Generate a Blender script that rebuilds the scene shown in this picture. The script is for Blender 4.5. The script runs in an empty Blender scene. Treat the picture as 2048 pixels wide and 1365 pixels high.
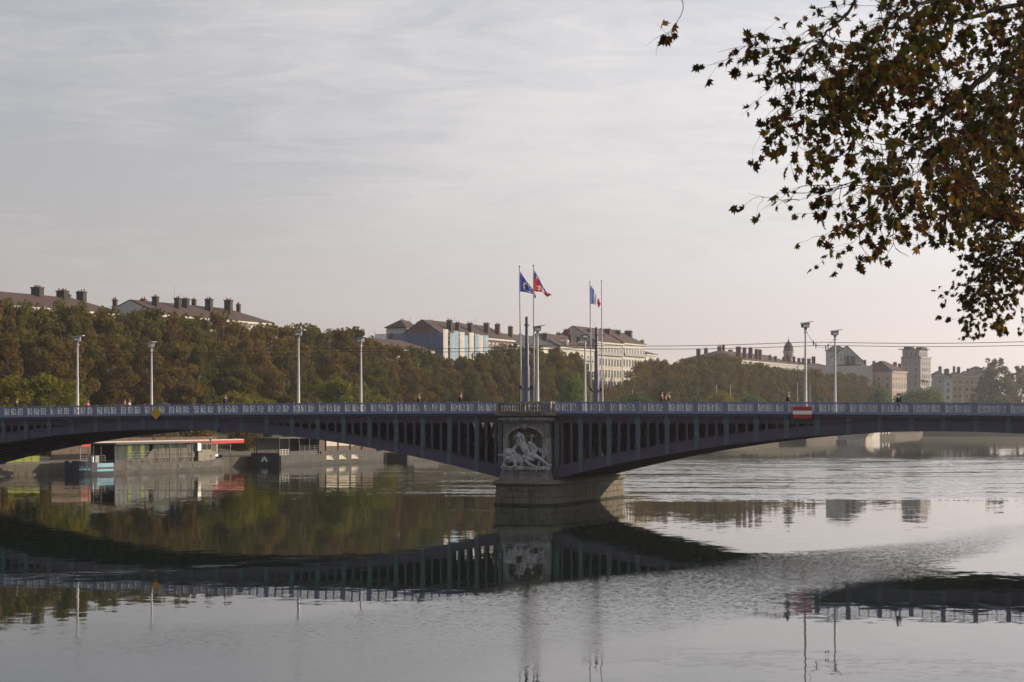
import bpy, math, random
import numpy as np
from mathutils import Vector, Matrix
R = math.radians
random.seed(11); NR = np.random.RandomState(5)
SC = bpy.context.scene
COL = SC.collection

# ------------------------------------------------------------------ camera
CAMH, F, HZ = 7.7, 3982.0, 835.0          # eye height above the water, focal length in photo pixels, horizon row
cam = bpy.data.cameras.new('camera')
cam.sensor_width = 36.0; cam.lens = 36.0 * F / 2048
cam.shift_y = (HZ - 682.5) / 2048
cam.clip_start = 0.5; cam.clip_end = 9000
cam.dof.use_dof = True; cam.dof.focus_distance = 190; cam.dof.aperture_fstop = 6.3
camo = bpy.data.objects.new('camera', cam); COL.objects.link(camo)
camo.location = (0, 0, CAMH); camo.rotation_euler = (R(90), 0, 0)
SC.camera = camo

# ------------------------------------------------------------------ sky
SUN_AZ, SUN_EL = 77.0, 19.0               # degrees right of the view axis, above the horizon
world = bpy.data.worlds.new('World'); SC.world = world; world.use_nodes = True
nt = world.node_tree; nt.nodes.clear()
def N(tree, typ, **kw):
    n = tree.nodes.new(typ)
    for k, v in kw.items(): setattr(n, k, v)
    return n
def L(tree, a, b): tree.links.new(a, b)
def mth(tree, op, a, b=None, c=None):
    n = tree.nodes.new('ShaderNodeMath'); n.operation = op
    for i, x in enumerate((a, b, c)):
        if x is None: continue
        if isinstance(x, (int, float)): n.inputs[i].default_value = x
        else: tree.links.new(x, n.inputs[i])
    return n.outputs[0]
def mixc(tree, fac, a, b, mode='MIX'):
    n = tree.nodes.new('ShaderNodeMix'); n.data_type = 'RGBA'; n.blend_type = mode; n.clamp_factor = True
    for sock, x in ((n.inputs[0], fac), (n.inputs[6], a), (n.inputs[7], b)):
        if isinstance(x, (int, float)): sock.default_value = x
        elif isinstance(x, tuple): sock.default_value = (*x[:3], 1)
        else: tree.links.new(x, sock)
    return n.outputs[2]
def ramp(tree, fac, stops):
    n = tree.nodes.new('ShaderNodeValToRGB'); e = n.color_ramp.elements
    while len(e) < len(stops): e.new(0.5)
    for el, (p, c) in zip(e, stops):
        el.position = p; el.color = (*c, 1) if isinstance(c, tuple) else (c, c, c, 1)
    if not isinstance(fac, (int, float)): tree.links.new(fac, n.inputs[0])
    return n.outputs[0]
def noise(tree, vec, scale, detail=3, rough=0.5, dist=0.0):
    n = tree.nodes.new('ShaderNodeTexNoise')
    n.inputs['Scale'].default_value = scale; n.inputs['Detail'].default_value = detail
    n.inputs['Roughness'].default_value = rough; n.inputs['Distortion'].default_value = dist
    if vec is not None: tree.links.new(vec, n.inputs['Vector'])
    return n
def mapping(tree, vec, scale=(1, 1, 1), loc=(0, 0, 0), rot=(0, 0, 0)):
    n = tree.nodes.new('ShaderNodeMapping')
    n.inputs['Scale'].default_value = scale; n.inputs['Location'].default_value = loc; n.inputs['Rotation'].default_value = rot
    tree.links.new(vec, n.inputs['Vector']); return n.outputs[0]

sky = N(nt, 'ShaderNodeTexSky', sky_type='NISHITA', sun_disc=False)
sky.sun_elevation = R(SUN_EL); sky.sun_rotation = R(SUN_AZ)
sky.altitude = 170; sky.air_density = 1.0; sky.dust_density = 1.2; sky.ozone_density = 1.3
tc = N(nt, 'ShaderNodeTexCoord'); sep = N(nt, 'ShaderNodeSeparateXYZ'); L(nt, tc.outputs['Generated'], sep.inputs[0])
zz = mth(nt, 'MAXIMUM', mth(nt, 'ADD', sep.outputs[2], 0.10), 0.03)
comb = N(nt, 'ShaderNodeCombineXYZ')
L(nt, mth(nt, 'DIVIDE', sep.outputs[0], zz), comb.inputs[0]); L(nt, mth(nt, 'DIVIDE', sep.outputs[1], zz), comb.inputs[1])
# thin high cloud: wide soft veils broken by fine streaks, the same over the whole dome
cv = mapping(nt, comb.outputs[0], scale=(0.62, 0.46, 1), loc=(16.73, 9.53, 0), rot=(0, 0, R(-14)))
veil = noise(nt, cv, 1.0, 5, 0.55, 0.4)
cs = mapping(nt, comb.outputs[0], scale=(2.6, 4.2, 1), loc=(1.3, 0.2, 0), rot=(0, 0, R(-24)))
streak = noise(nt, cs, 1.3, 8, 0.68, 1.1)
cl = mth(nt, 'ADD', mth(nt, 'MULTIPLY', veil.outputs[0], 0.64), mth(nt, 'MULTIPLY', streak.outputs[0], 0.36))
cfac = ramp(nt, cl, [(0.42, 0.0), (0.60, 1.0)])
hs = N(nt, 'ShaderNodeHueSaturation'); hs.inputs['Saturation'].default_value = 0.55; L(nt, sky.outputs[0], hs.inputs['Color'])
# humid autumn air: a pale veil, thickest at the horizon, brightening towards the sun
sdv = (math.sin(R(SUN_AZ))*math.cos(R(SUN_EL)), math.cos(R(SUN_AZ))*math.cos(R(SUN_EL)), math.sin(R(SUN_EL)))
dt_ = N(nt, 'ShaderNodeVectorMath', operation='DOT_PRODUCT'); L(nt, tc.outputs['Generated'], dt_.inputs[0]); dt_.inputs[1].default_value = sdv
glow = mth(nt, 'POWER', mth(nt, 'MAXIMUM', mth(nt, 'MULTIPLY_ADD', dt_.outputs['Value'], 0.5, 0.5), 0.0), 4.0)
def tinted(lum, k):
    c = N(nt, 'ShaderNodeCombineColor')
    for i, q in enumerate(k): L(nt, mth(nt, 'MULTIPLY', lum, q), c.inputs[i])
    return c.outputs[0]
veil_lum = mth(nt, 'ADD', mth(nt, 'MULTIPLY', glow, 11.6), 1.50)
el = mth(nt, 'MAXIMUM', sep.outputs[2], 0.0)
vfac = mth(nt, 'ADD', mth(nt, 'MULTIPLY', mth(nt, 'POWER', 2.718, mth(nt, 'MULTIPLY', el, -5.5)), 0.62), 0.30)
warm = mixc(nt, mth(nt, 'MINIMUM', mth(nt, 'MULTIPLY', el, 4.5), 1.0), tinted(veil_lum, (1.25, 1.065, 1.01)), tinted(veil_lum, (0.93, 0.92, 0.98)))
hazed = mixc(nt, vfac, mixc(nt, 1.0, hs.outputs[0], (0.80, 0.78, 0.80), 'MULTIPLY'), warm)
cloud = tinted(mth(nt, 'ADD', mth(nt, 'MULTIPLY', glow, 9.0), 2.75), (1.03, 0.99, 0.985))
skyc = mixc(nt, mth(nt, 'MULTIPLY', mth(nt, 'MULTIPLY', cfac, 0.82), mth(nt, 'MINIMUM', mth(nt, 'MULTIPLY', mth(nt, 'MAXIMUM', mth(nt, 'SUBTRACT', el, 0.035), 0.0), 11.0), 1.0)), hazed, cloud)
bg = N(nt, 'ShaderNodeBackground'); bg.inputs['Strength'].default_value = 0.12
L(nt, skyc, bg.inputs['Color'])
wo = N(nt, 'ShaderNodeOutputWorld'); L(nt, bg.outputs[0], wo.inputs['Surface'])

# ------------------------------------------------------------------ sun
sl = bpy.data.lights.new('sun', 'SUN'); sl.energy = 3.6; sl.angle = R(0.6); sl.color = (1.0, 0.80, 0.57)
so = bpy.data.objects.new('sun', sl); COL.objects.link(so); so.location = (150, 40, 120)
sd = Vector((math.sin(R(SUN_AZ)) * math.cos(R(SUN_EL)), math.cos(R(SUN_AZ)) * math.cos(R(SUN_EL)), math.sin(R(SUN_EL))))
so.rotation_euler = sd.to_track_quat('Z', 'Y').to_euler()

vs = SC.view_settings
vs.view_transform = 'Standard'; vs.look = 'None'; vs.gamma = 1.0; vs.exposure = 0.62; vs.use_curve_mapping = False
SC.render.film_transparent = False
cy = SC.cycles
cy.use_denoising = True; cy.denoiser = 'OPENIMAGEDENOISE'
cy.max_bounces = 6; cy.diffuse_bounces = 2; cy.glossy_bounces = 3; cy.transmission_bounces = 3; cy.volume_bounces = 0; cy.transparent_max_bounces = 8
cy.caustics_reflective = False; cy.caustics_refractive = False

# ------------------------------------------------------------------ helpers
def at(x, y, Y):
    """point at depth Y that stands at photo pixel (x, y)"""
    return Vector(((x - 1024) / F * Y, Y, CAMH + (HZ - y) * Y / F))

class MB:
    """collects geometry; build() links it as ONE mesh object"""
    def __init__(s): s.v = []; s.f = []; s.m = []; s.s = []
    def add(s, vs, fs, mi=0, sm=False):
        o = len(s.v); s.v.extend([tuple(p) for p in vs])
        for f in fs: s.f.append([i + o for i in f]); s.m.append(mi); s.s.append(sm)
        return s
    def box(s, x0, x1, y0, y1, z0, z1, mi=0):
        return s.add([(x0,y0,z0),(x1,y0,z0),(x1,y1,z0),(x0,y1,z0),(x0,y0,z1),(x1,y0,z1),(x1,y1,z1),(x0,y1,z1)],
              [(0,3,2,1),(4,5,6,7),(0,1,5,4),(1,2,6,5),(2,3,7,6),(3,0,4,7)], mi)
    def hexa(s, p, mi=0):      # 8 points, same order as box
        return s.add(p, [(0,3,2,1),(4,5,6,7),(0,1,5,4),(1,2,6,5),(2,3,7,6),(3,0,4,7)], mi)
    def prism(s, poly, d0, d1, ax='y', mi=0, sm=False):
        n = len(poly)
        g = (lambda a, b, d: (a, d, b)) if ax == 'y' else (lambda a, b, d: (d, a, b)) if ax == 'x' else (lambda a, b, d: (a, b, d))
        vs = [g(a, b, d0) for a, b in poly] + [g(a, b, d1) for a, b in poly]
        fs = [tuple(range(n)), tuple(range(2*n-1, n-1, -1))]
        s.add(vs, fs, mi); 
        s.add(vs, [(i, n+i, n+(i+1)%n, (i+1)%n) for i in range(n)], mi, sm); return s
    def loft(s, rings, mi=0, cap=True, sm=False):
        n = len(rings[0]); vs = [p for r in rings for p in r]
        fs = [(k*n+i, k*n+(i+1)%n, (k+1)*n+(i+1)%n, (k+1)*n+i) for k in range(len(rings)-1) for i in range(n)]
        s.add(vs, fs, mi, sm)
        if cap: s.add(list(rings[0]) + list(rings[-1]), [tuple(range(n-1, -1, -1)), tuple(range(n, 2*n))], mi)
        return s
    def tube(s, pts, rad, n=8, mi=0, sm=True, cap=True):
        pts = [Vector(p) for p in pts]; k = len(pts)
        rad = [rad]*k if isinstance(rad, (int, float)) else rad
        rings = []; up = None
        for i, p in enumerate(pts):
            d = (pts[min(i+1, k-1)] - pts[max(i-1, 0)]); d = d.normalized() if d.length > 1e-9 else Vector((0,0,1))
            if up is None: up = Vector((0,0,1)) if abs(d.z) < 0.9 else Vector((1,0,0))
            a = d.cross(up)
            if a.length < 1e-6: a = d.orthogonal()
            a.normalize(); b = a.cross(d).normalized(); up = b
            rings.append([tuple(p + (a*math.cos(q) + b*math.sin(q))*rad[i]) for q in (2*math.pi*j/n for j in range(n))])
        return s.loft(rings, mi, cap, sm)
    def lathe(s, prof, c=(0,0,0), n=12, mi=0, sm=True):
        rings = [[(c[0]+r*math.cos(2*math.pi*j/n), c[1]+r*math.sin(2*math.pi*j/n), c[2]+z) for j in range(n)] for r, z in prof]
        return s.loft(rings, mi, True, sm)
    def ball(s, c, r, n=10, k=6, mi=0, M=None):
        r = (r, r, r) if isinstance(r, (int, float)) else r
        rings = []
        for j in range(k+1):
            a = math.pi*(j/k-0.5); cr = max(math.cos(a), 0.02)
            ring = []
            for i in range(n):
                q = 2*math.pi*i/n; p = Vector((r[0]*cr*math.cos(q), r[1]*cr*math.sin(q), r[2]*math.sin(a)))
                if M is not None: p = M @ p
                ring.append((c[0]+p.x, c[1]+p.y, c[2]+p.z))
            rings.append(ring)
        return s.loft(rings, mi, True, True)
    def mesh(s, name, mats):
        me = bpy.data.meshes.new(name); me.from_pydata(s.v, [], s.f)
        mats = mats if isinstance(mats, (list, tuple)) else [mats]
        for m in mats: me.materials.append(m)
        if len(mats) > 1: me.polygons.foreach_set('material_index', s.m)
        if any(s.s): me.polygons.foreach_set('use_smooth', s.s)
        me.update(); return me
    def build(s, name, mats, parent=None, loc=None, rz=None):
        return link(name, s.mesh(name, mats), parent, loc, rz)

def link(name, me, parent=None, loc=None, rz=None, sc=None):
    o = bpy.data.objects.new(name, me); COL.objects.link(o)
    if parent is not None: o.parent = parent
    if loc is not None: o.location = loc
    if rz is not None: o.rotation_euler = (0, 0, rz)
    if sc is not None: o.scale = (sc, sc, sc) if isinstance(sc, (int, float)) else sc
    return o
def tag(o, label=None, cat=None, group=None, kind=None):
    for k, v in (('label', label), ('category', cat), ('group', group), ('kind', kind)):
        if v: o[k] = v
    return o
def thing(name, label, cat, loc=(0,0,0), rz=0.0, group=None):
    o = bpy.data.objects.new(name, None); COL.objects.link(o); o.empty_display_size = 0.3
    o.location = loc; o.rotation_euler = (0, 0, rz); return tag(o, label, cat, group)

# ------------------------------------------------------------------ materials
def mat(name, col, rough=0.7, var=0.0, scale=3.0, col2=None, metal=0.0, bump=0.0, bscale=None, spec=0.4, coat=None):
    m = bpy.data.materials.new(name); m.use_nodes = True; t = m.node_tree; b = t.nodes['Principled BSDF']
    b.inputs['Roughness'].default_value = rough; b.inputs['Metallic'].default_value = metal
    b.inputs['Specular IOR Level'].default_value = spec
    b.inputs['Base Color'].default_value = (*col, 1)
    if var or col2 or bump:
        tcn = t.nodes.new('ShaderNodeTexCoord')
        nz = noise(t, tcn.outputs['Object'], scale, 6, 0.62, 0.2)
        if var or col2:
            c2 = col2 or tuple(min(1, c*(1+var)) for c in col)
            c1 = tuple(c*(1-var) for c in col) if not col2 else col
            L(t, ramp(t, nz.outputs[0], [(0.32, c1), (0.68, c2)]), b.inputs['Base Color'])
        if bump:
            bn = t.nodes.new('ShaderNodeBump'); bn.inputs['Strength'].default_value = bump; bn.inputs['Distance'].default_value = 0.05
            nb = noise(t, tcn.outputs['Object'], bscale or scale*4, 5, 0.6)
            L(t, nb.outputs[0], bn.inputs['Height']); L(t, bn.outputs[0], b.inputs['Normal'])
    return m
def stone_mat(name, col, stain, scale=1.2):
    """weathered limestone: patchy tone and rain streaks running down"""
    m = mat(name, col, 0.85, 0.16, scale, bump=0.5, bscale=9)
    t = m.node_tree; b = t.nodes['Principled BSDF']; src = b.inputs['Base Color'].links[0].from_socket
    tcn = t.nodes.new('ShaderNodeTexCoord')
    st = noise(t, mapping(t, tcn.outputs['Object'], scale=(2.2, 2.2, 0.35)), 1.4, 6, 0.7, 0.3)
    L(t, mixc(t, ramp(t, st.outputs[0], [(0.46, 0.0), (0.66, 0.85)]), src, stain), b.inputs['Base Color'])
    return m
def leaf_mat(name, cols, trans=0.35, rough=0.6, obj=0.5):
    m = bpy.data.materials.new(name); m.use_nodes = True; t = m.node_tree; t.nodes.clear()
    g = t.nodes.new('ShaderNodeNewGeometry'); oi = t.nodes.new('ShaderNodeObjectInfo')
    fac = mth(t, 'ADD', mth(t, 'MULTIPLY', g.outputs['Random Per Island'], 1-obj), mth(t, 'MULTIPLY', oi.outputs['Random'], obj))
    k = len(cols)
    c = ramp(t, fac, [(0.05+0.9*i/(k-1), cc) for i, cc in enumerate(cols)])
    d = t.nodes.new('ShaderNodeBsdfDiffuse'); d.inputs['Roughness'].default_value = rough
    tr = t.nodes.new('ShaderNodeBsdfTranslucent'); mx = t.nodes.new('ShaderNodeMixShader'); mx.inputs[0].default_value = trans
    L(t, c, d.inputs[0]); L(t, c, tr.inputs[0]); L(t, d.outputs[0], mx.inputs[1]); L(t, tr.outputs[0], mx.inputs[2])
    o = t.nodes.new('ShaderNodeOutputMaterial'); L(t, mx.outputs[0], o.inputs[0]); return m

M_RAIL = mat('railing_blue_paint', (0.17, 0.195, 0.29), 0.5, 0.14, 4)
M_GIRD = mat('girder_mauve_paint', (0.058, 0.046, 0.088), 0.5, 0.16, 1.3)
M_FRIE = mat('frieze_plum_paint', (0.05, 0.030, 0.048), 0.55, 0.18, 1.5)
M_TEAL = mat('pilaster_teal_paint', (0.065, 0.095, 0.12), 0.5, 0.18, 2.0)
M_INNER = mat('inner_steel_dark', (0.02, 0.018, 0.022), 0.7, 0.2, 2.0)
M_SOFFIT = mat('rib_plate_brown', (0.05, 0.036, 0.034), 0.65, 0.25, 1.6)
M_ASPH = mat('asphalt', (0.05, 0.05, 0.052), 0.9, 0.25, 6)
M_STONE = stone_mat('pier_limestone', (0.16, 0.147, 0.135), (0.05, 0.047, 0.042))
M_STONED = stone_mat('pier_stained_limestone', (0.138, 0.12, 0.093), (0.034, 0.033, 0.028))
M_TRIMST = stone_mat('pier_pale_trim', (0.27, 0.26, 0.245), (0.09, 0.086, 0.078))
M_MORT = mat('pier_mortar_dark', (0.09, 0.085, 0.065), 0.95, 0.2, 3)
M_MARB = stone_mat('sculpture_white_stone', (0.34, 0.335, 0.35), (0.17, 0.17, 0.18), 2.0)
M_MOSS = mat('waterline_moss', (0.022, 0.024, 0.014), 0.95, 0.6, 1.2)
M_POLE = mat('pole_pale_paint', (0.50, 0.49, 0.50), 0.4, 0.06, 2)
M_POLEB = mat('pole_blue_paint', (0.06, 0.07, 0.125), 0.45, 0.1, 2)
M_DARK = mat('dark_metal', (0.035, 0.035, 0.045), 0.5, 0.2, 4)
M_GREY = mat('grey_metal', (0.20, 0.20, 0.20), 0.5, 0.12, 3)
M_WHITE = mat('white_paint', (0.78, 0.77, 0.74), 0.55, 0.05, 3)
M_LENS = mat('lamp_lens', (0.75, 0.75, 0.72), 0.25)
M_WIRE = mat('wire', (0.03, 0.03, 0.03), 0.6)
# ------------------------------------------------------------------ the setting: water, banks
WE = [(-150, 66), (-60, 272), (92, 620), (128, 700), (156, 764), (192, 930), (330, 962), (900, 1010)]   # water's edge, far bank
TH = math.atan(0.437); U = Vector((math.sin(TH), math.cos(TH), 0)); INL = Vector((-math.cos(TH), math.sin(TH), 0))
QROT = math.atan2(U.y, U.x)
def make_water():
    m = bpy.data.materials.new('river_water'); m.use_nodes = True; t = m.node_tree; b = t.nodes['Principled BSDF']
    b.inputs['Base Color'].default_value = (0.006, 0.013, 0.010, 1); b.inputs['IOR'].default_value = 1.333
    b.inputs['Roughness'].default_value = 0.015; b.inputs['Specular IOR Level'].default_value = 0.5
    g = t.nodes.new('ShaderNodeNewGeometry'); P = g.outputs['Position']
    sp = t.nodes.new('ShaderNodeSeparateXYZ'); L(t, P, sp.inputs[0]); X, Y = sp.outputs[0], sp.outputs[1]
    flow = -R(24)
    def vnoise(scale, det, sx, sy, rough=0.55, dist=0.0):
        return noise(t, mapping(t, P, scale=(sx, sy, 1), rot=(0, 0, 0)), scale, det, rough, dist)
    def cen(nz):
        v = t.nodes.new('ShaderNodeVectorMath'); v.operation = 'SUBTRACT'; L(t, nz.outputs['Color'], v.inputs[0]); v.inputs[1].default_value = (0.5, 0.5, 0.5); return v.outputs[0]
    def scl(v, s):
        n = t.nodes.new('ShaderNodeVectorMath'); n.operation = 'SCALE'; L(t, v, n.inputs[0])
        if isinstance(s, (int, float)): n.inputs['Scale'].default_value = s
        else: L(t, s, n.inputs['Scale'])
        return n.outputs[0]
    def vadd(a, b_):
        n = t.nodes.new('ShaderNodeVectorMath'); n.operation = 'ADD'; L(t, a, n.inputs[0]); L(t, b_, n.inputs[1]); return n.outputs[0]
    # where the surface is ruffled: a wake that swings out from the right arch towards the near bank, and drifting cat's-paws
    warp = noise(t, mapping(t, P, scale=(1, 1, 1)), 0.045, 4, 0.55)
    wv = mth(t, 'MULTIPLY', mth(t, 'SUBTRACT', warp.outputs[0], 0.5), 26)
    warp2 = noise(t, mapping(t, P, scale=(0.35, 1, 1)), 0.3, 5, 0.65)
    wv = mth(t, 'ADD', wv, mth(t, 'MULTIPLY', mth(t, 'SUBTRACT', warp2.outputs[0], 0.5), 7))
    def band(x0, y0, x1, y1, w0, w1, soft):
        dx, dy = x1-x0, y1-y0; ln = math.hypot(dx, dy)
        a = mth(t, 'ADD', mth(t, 'MULTIPLY', mth(t, 'SUBTRACT', X, x0), dx/ln), mth(t, 'MULTIPLY', mth(t, 'SUBTRACT', Y, y0), dy/ln))
        d = mth(t, 'ADD', mth(t, 'MULTIPLY', mth(t, 'SUBTRACT', X, x0), dy/ln), mth(t, 'MULTIPLY', mth(t, 'SUBTRACT', Y, y0), -dx/ln))
        d = mth(t, 'ABSOLUTE', mth(t, 'ADD', d, mth(t, 'MULTIPLY', wv, 0.28)))
        u = mth(t, 'DIVIDE', a, ln)
        half = mth(t, 'ADD', mth(t, 'MULTIPLY', u, w1-w0), w0)
        f = t.nodes.new('ShaderNodeMapRange'); f.interpolation_type = 'SMOOTHSTEP'
        L(t, mth(t, 'SUBTRACT', d, half), f.inputs[0]); f.inputs[1].default_value = soft; f.inputs[2].default_value = -soft; f.inputs[3].default_value = 0; f.inputs[4].default_value = 1
        e = t.nodes.new('ShaderNodeMapRange'); e.interpolation_type = 'SMOOTHSTEP'
        L(t, mth(t, 'ABSOLUTE', mth(t, 'SUBTRACT', u, 0.5)), e.inputs[0]); e.inputs[1].default_value = 0.56; e.inputs[2].default_value = 0.46; e.inputs[3].default_value = 0; e.inputs[4].default_value = 1
        return mth(t, 'MULTIPLY', f.outputs[0], e.outputs[0])
    wake = band(40, 144, -8, 62, 2.2, 7.5, 2.6)
    wake2 = band(-10, 70, -34, 40, 5, 9, 3)
    brk = ramp(t, noise(t, mapping(t, P, scale=(0.5, 1.6, 1), rot=(0, 0, R(-12))), 0.8, 5, 0.7, 0.6).outputs[0], [(0.46, 0.0), (0.62, 1.0)])
    strk = mth(t, 'MULTIPLY', band(-23, 97, -9, 111, 1.2, 0.9, 1.0), brk)
    # rapid, ruffled water past the bridge on the right and streaks across the river
    lanes = noise(t, mapping(t, P, scale=(0.05, 0.22, 1), rot=(0, 0, R(8))), 1.0, 5, 0.6, 0.6)
    far = t.nodes.new('ShaderNodeMapRange'); far.interpolation_type = 'SMOOTHSTEP'; L(t, mth(t, 'ADD', Y, wv), far.inputs[0])
    far.inputs[1].default_value = 178; far.inputs[2].default_value = 205; far.inputs[3].default_value = 0; far.inputs[4].default_value = 1
    far2 = t.nodes.new('ShaderNodeMapRange'); far2.interpolation_type = 'SMOOTHSTEP'; L(t, mth(t, 'ADD', Y, wv), far2.inputs[0])
    far2.inputs[1].default_value = 430; far2.inputs[2].default_value = 300; far2.inputs[3].default_value = 0; far2.inputs[4].default_value = 1
    side = t.nodes.new('ShaderNodeMapRange'); side.interpolation_type = 'SMOOTHSTEP'; L(t, mth(t, 'SUBTRACT', X, mth(t, 'MULTIPLY', Y, 0.0)), side.inputs[0])
    side.inputs[1].default_value = -26; side.inputs[2].default_value = 16; side.inputs[3].default_value = 0.25; side.inputs[4].default_value = 1
    fz = mth(t, 'MULTIPLY', mth(t, 'MULTIPLY', far.outputs[0], far2.outputs[0]), side.outputs[0])
    lane = ramp(t, lanes.outputs[0], [(0.40, 0.0), (0.58, 1.0)])
    fast = mth(t, 'MULTIPLY', fz, mth(t, 'ADD', mth(t, 'MULTIPLY', lane, 0.95), 0.05))
    paws = noise(t, mapping(t, P, scale=(0.03, 0.16, 1), rot=(0, 0, R(-6))), 1.0, 4, 0.6, 0.8)
    paw = ramp(t, paws.outputs[0], [(0.60, 0.0), (0.74, 0.35)])
    ruff = mth(t, 'MINIMUM', mth(t, 'ADD', mth(t, 'ADD', wake, mth(t, 'MULTIPLY', wake2, 0.25)), mth(t, 'ADD', mth(t, 'MULTIPLY', strk, 0.9), paw)), 1.0)
    n1 = cen(vnoise(0.16, 2, 1, 1.0)); n2 = cen(vnoise(0.9, 3, 1, 1.3)); n3 = cen(vnoise(7.0, 5, 0.7, 2.0, 0.75)); n4 = cen(vnoise(1.3, 4, 1, 1.6, 0.65))
    v = vadd(scl(n1, 0.006), scl(n2, 0.014))
    v = vadd(v, scl(n3, mth(t, 'ADD', mth(t, 'MULTIPLY', ruff, 0.26), 0.006)))
    v = vadd(v, scl(n4, mth(t, 'MULTIPLY', fast, 0.42)))
    cmb = t.nodes.new('ShaderNodeCombineXYZ'); L(t, mth(t, 'ADD', mth(t, 'MULTIPLY', fast, -0.040), mth(t, 'MULTIPLY', ruff, -0.012)), cmb.inputs[1]); v = vadd(v, cmb.outputs[0])   # wave faces turned to the bank are the ones one sees
    ms = t.nodes.new('ShaderNodeVectorMath'); ms.operation = 'MULTIPLY'; L(t, v, ms.inputs[0]); ms.inputs[1].default_value = (1, 1, 0)
    up = t.nodes.new('ShaderNodeVectorMath'); up.operation = 'ADD'; L(t, ms.outputs[0], up.inputs[0]); up.inputs[1].default_value = (0, 0, 1)
    nn = t.nodes.new('ShaderNodeVectorMath'); nn.operation = 'NORMALIZE'; L(t, up.outputs[0], nn.inputs[0])
    L(t, nn.outputs[0], b.inputs['Normal'])
    return m
M_WATER = make_water()
w = MB().add([(-900, -300, 0), (1500, -300, 0), (1500, 3000, 0), (-900, 3000, 0)], [(0, 1, 2, 3)]).build('water', M_WATER)
tag(w, kind='structure')

M_QWALL = stone_mat('quay_wall_stone', (0.07, 0.06, 0.045), (0.028, 0.028, 0.02), 0.6)
M_PATH = mat('quay_path_gravel', (0.09, 0.075, 0.055), 0.95, 0.18, 0.6)
M_GRASSY = mat('bank_grass', (0.025, 0.032, 0.012), 0.95, 0.35, 0.35, col2=(0.06, 0.048, 0.026))
M_STREET = mat('street_asphalt', (0.10, 0.095, 0.09), 0.95, 0.2, 0.4)
def inland_normals(pts):
    out = []
    for i, p in enumerate(pts):
        a = Vector(pts[max(i-1, 0)]); b = Vector(pts[min(i+1, len(pts)-1)]); d = (b-a).normalized(); out.append(Vector((-d.y, d.x)))
    return out
def strip(name, va, za, vb, zb, m, n=1):
    """a sheet along the far bank between two offsets inland from the water's edge"""
    nm = inland_normals(WE); b = MB(); rows = []
    for (p, q) in zip(WE, nm):
        rows.append([(p[0]+q.x*va, p[1]+q.y*va, za), (p[0]+q.x*vb, p[1]+q.y*vb, zb)])
    for i in range(len(rows)-1):
        b.add([rows[i][0], rows[i+1][0], rows[i+1][1], rows[i][1]], [(0, 1, 2, 3)])
    return tag(b.build(name, m), kind='structure')
strip('quay_wall', 0, -1.5, 0.25, 1.5, M_QWALL)
strip('lower_quay', 0.25, 1.5, 20, 1.75, M_PATH)
strip('bank_slope', 20, 1.75, 36, 5.4, M_GRASSY)
strip('bank_path', 36, 5.4, 41, 5.6, M_PATH)
strip('upper_bank_slope', 41, 5.6, 47, 7.6, M_GRASSY)
strip('retaining_wall', 47, 7.6, 47.4, 9.0, M_QWALL)
strip('quay_street', 47.4, 9.0, 75, 9.1, M_STREET)
strip('ground', 75, 9.1, 2200, 9.3, M_STREET)
# the near bank, right of the camera: a raised quay
nb = MB()
ed = [(-120, -299), (-0.4, 0), (60, 151), (190, 476)]
q = [Vector((0.929, -0.371))]*4
for i in range(3):
    a, b_ = ed[i], ed[i+1]
    nb.add([(a[0], a[1], -1), (b_[0], b_[1], -1), (b_[0]+.3, b_[1]-.1, 6.0), (a[0]+.3, a[1]-.1, 6.0)], [(0, 1, 2, 3)])
    nb.add([(a[0]+.3, a[1]-.1, 6.0), (b_[0]+.3, b_[1]-.1, 6.0), (b_[0]+400, b_[1]-150, 6.05), (a[0]+400, a[1]-150, 6.05)], [(0, 1, 2, 3)])
tag(nb.build('near_quay', M_QWALL), kind='structure')
# ------------------------------------------------------------------ the steel arch bridge
AL = R(20.14); BO = Vector((33/F*175.2, 175.2, 0))          # middle of the pier on the near face
BT = Vector((math.cos(AL), -math.sin(AL), 0)); BW = Vector((math.sin(AL), math.cos(AL), 0))
WID = 18.6                                                   # face to face
def B(t, w, z): return BO + BT*t + BW*w + Vector((0, 0, z))
def drop(t): return -1.2e-4*t*t
def a_top(t): return 7.38 - 4.0*((35.65-abs(t))/33)**2
def a_bot(t): return 6.58 - 4.2*((35.65-abs(t))/33)**2
def t_at(px, w):                                             # distance along the bridge of a pixel column
    k = (px-1024)/F; return (k*(BO.y+BW.y*w) - (BO.x+BW.x*w)) / (BT.x - k*BT.y)
TEND = 68.7
bridge = thing('arch_bridge', 'long steel arch bridge in dark mauve and blue paint crossing the river', 'bridge', BO, -AL)
FB = 7.22                                                    # frieze bottom
def ts_range(a, b, n): return [a + (b-a)*i/n for i in range(n+1)]
def sweep(ts, sec, m, name, parent):
    """sec(t) -> ring of (w, z); swept along the bridge"""
    return MB().loft([[(t, w_, z_) for w_, z_ in sec(t)] for t in ts]).build(name, m, parent)
full = ts_range(-TEND, TEND, 56)
sweep(full, lambda t: [(0.25, 7.55+drop(t)), (WID-0.25, 7.55+drop(t)), (WID-0.25, 7.98+drop(t)), (0.25, 7.98+drop(t))], M_INNER, 'deck_slab', bridge)
sweep(full, lambda t: [(4.0, 7.97+drop(t)), (WID-4.0, 7.97+drop(t)), (WID-4.0, 8.0+drop(t)), (4.0, 8.0+drop(t))], M_ASPH, 'carriageway', bridge)
for wa, wb in ((0.1, 3.95), (WID-3.95, WID-0.1)):
    sweep(full, lambda t: [(wa, 7.9+drop(t)), (wb, 7.9+drop(t)), (wb, 8.13+drop(t)), (wa, 8.13+drop(t))], M_PATH, 'footway', bridge)
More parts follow.
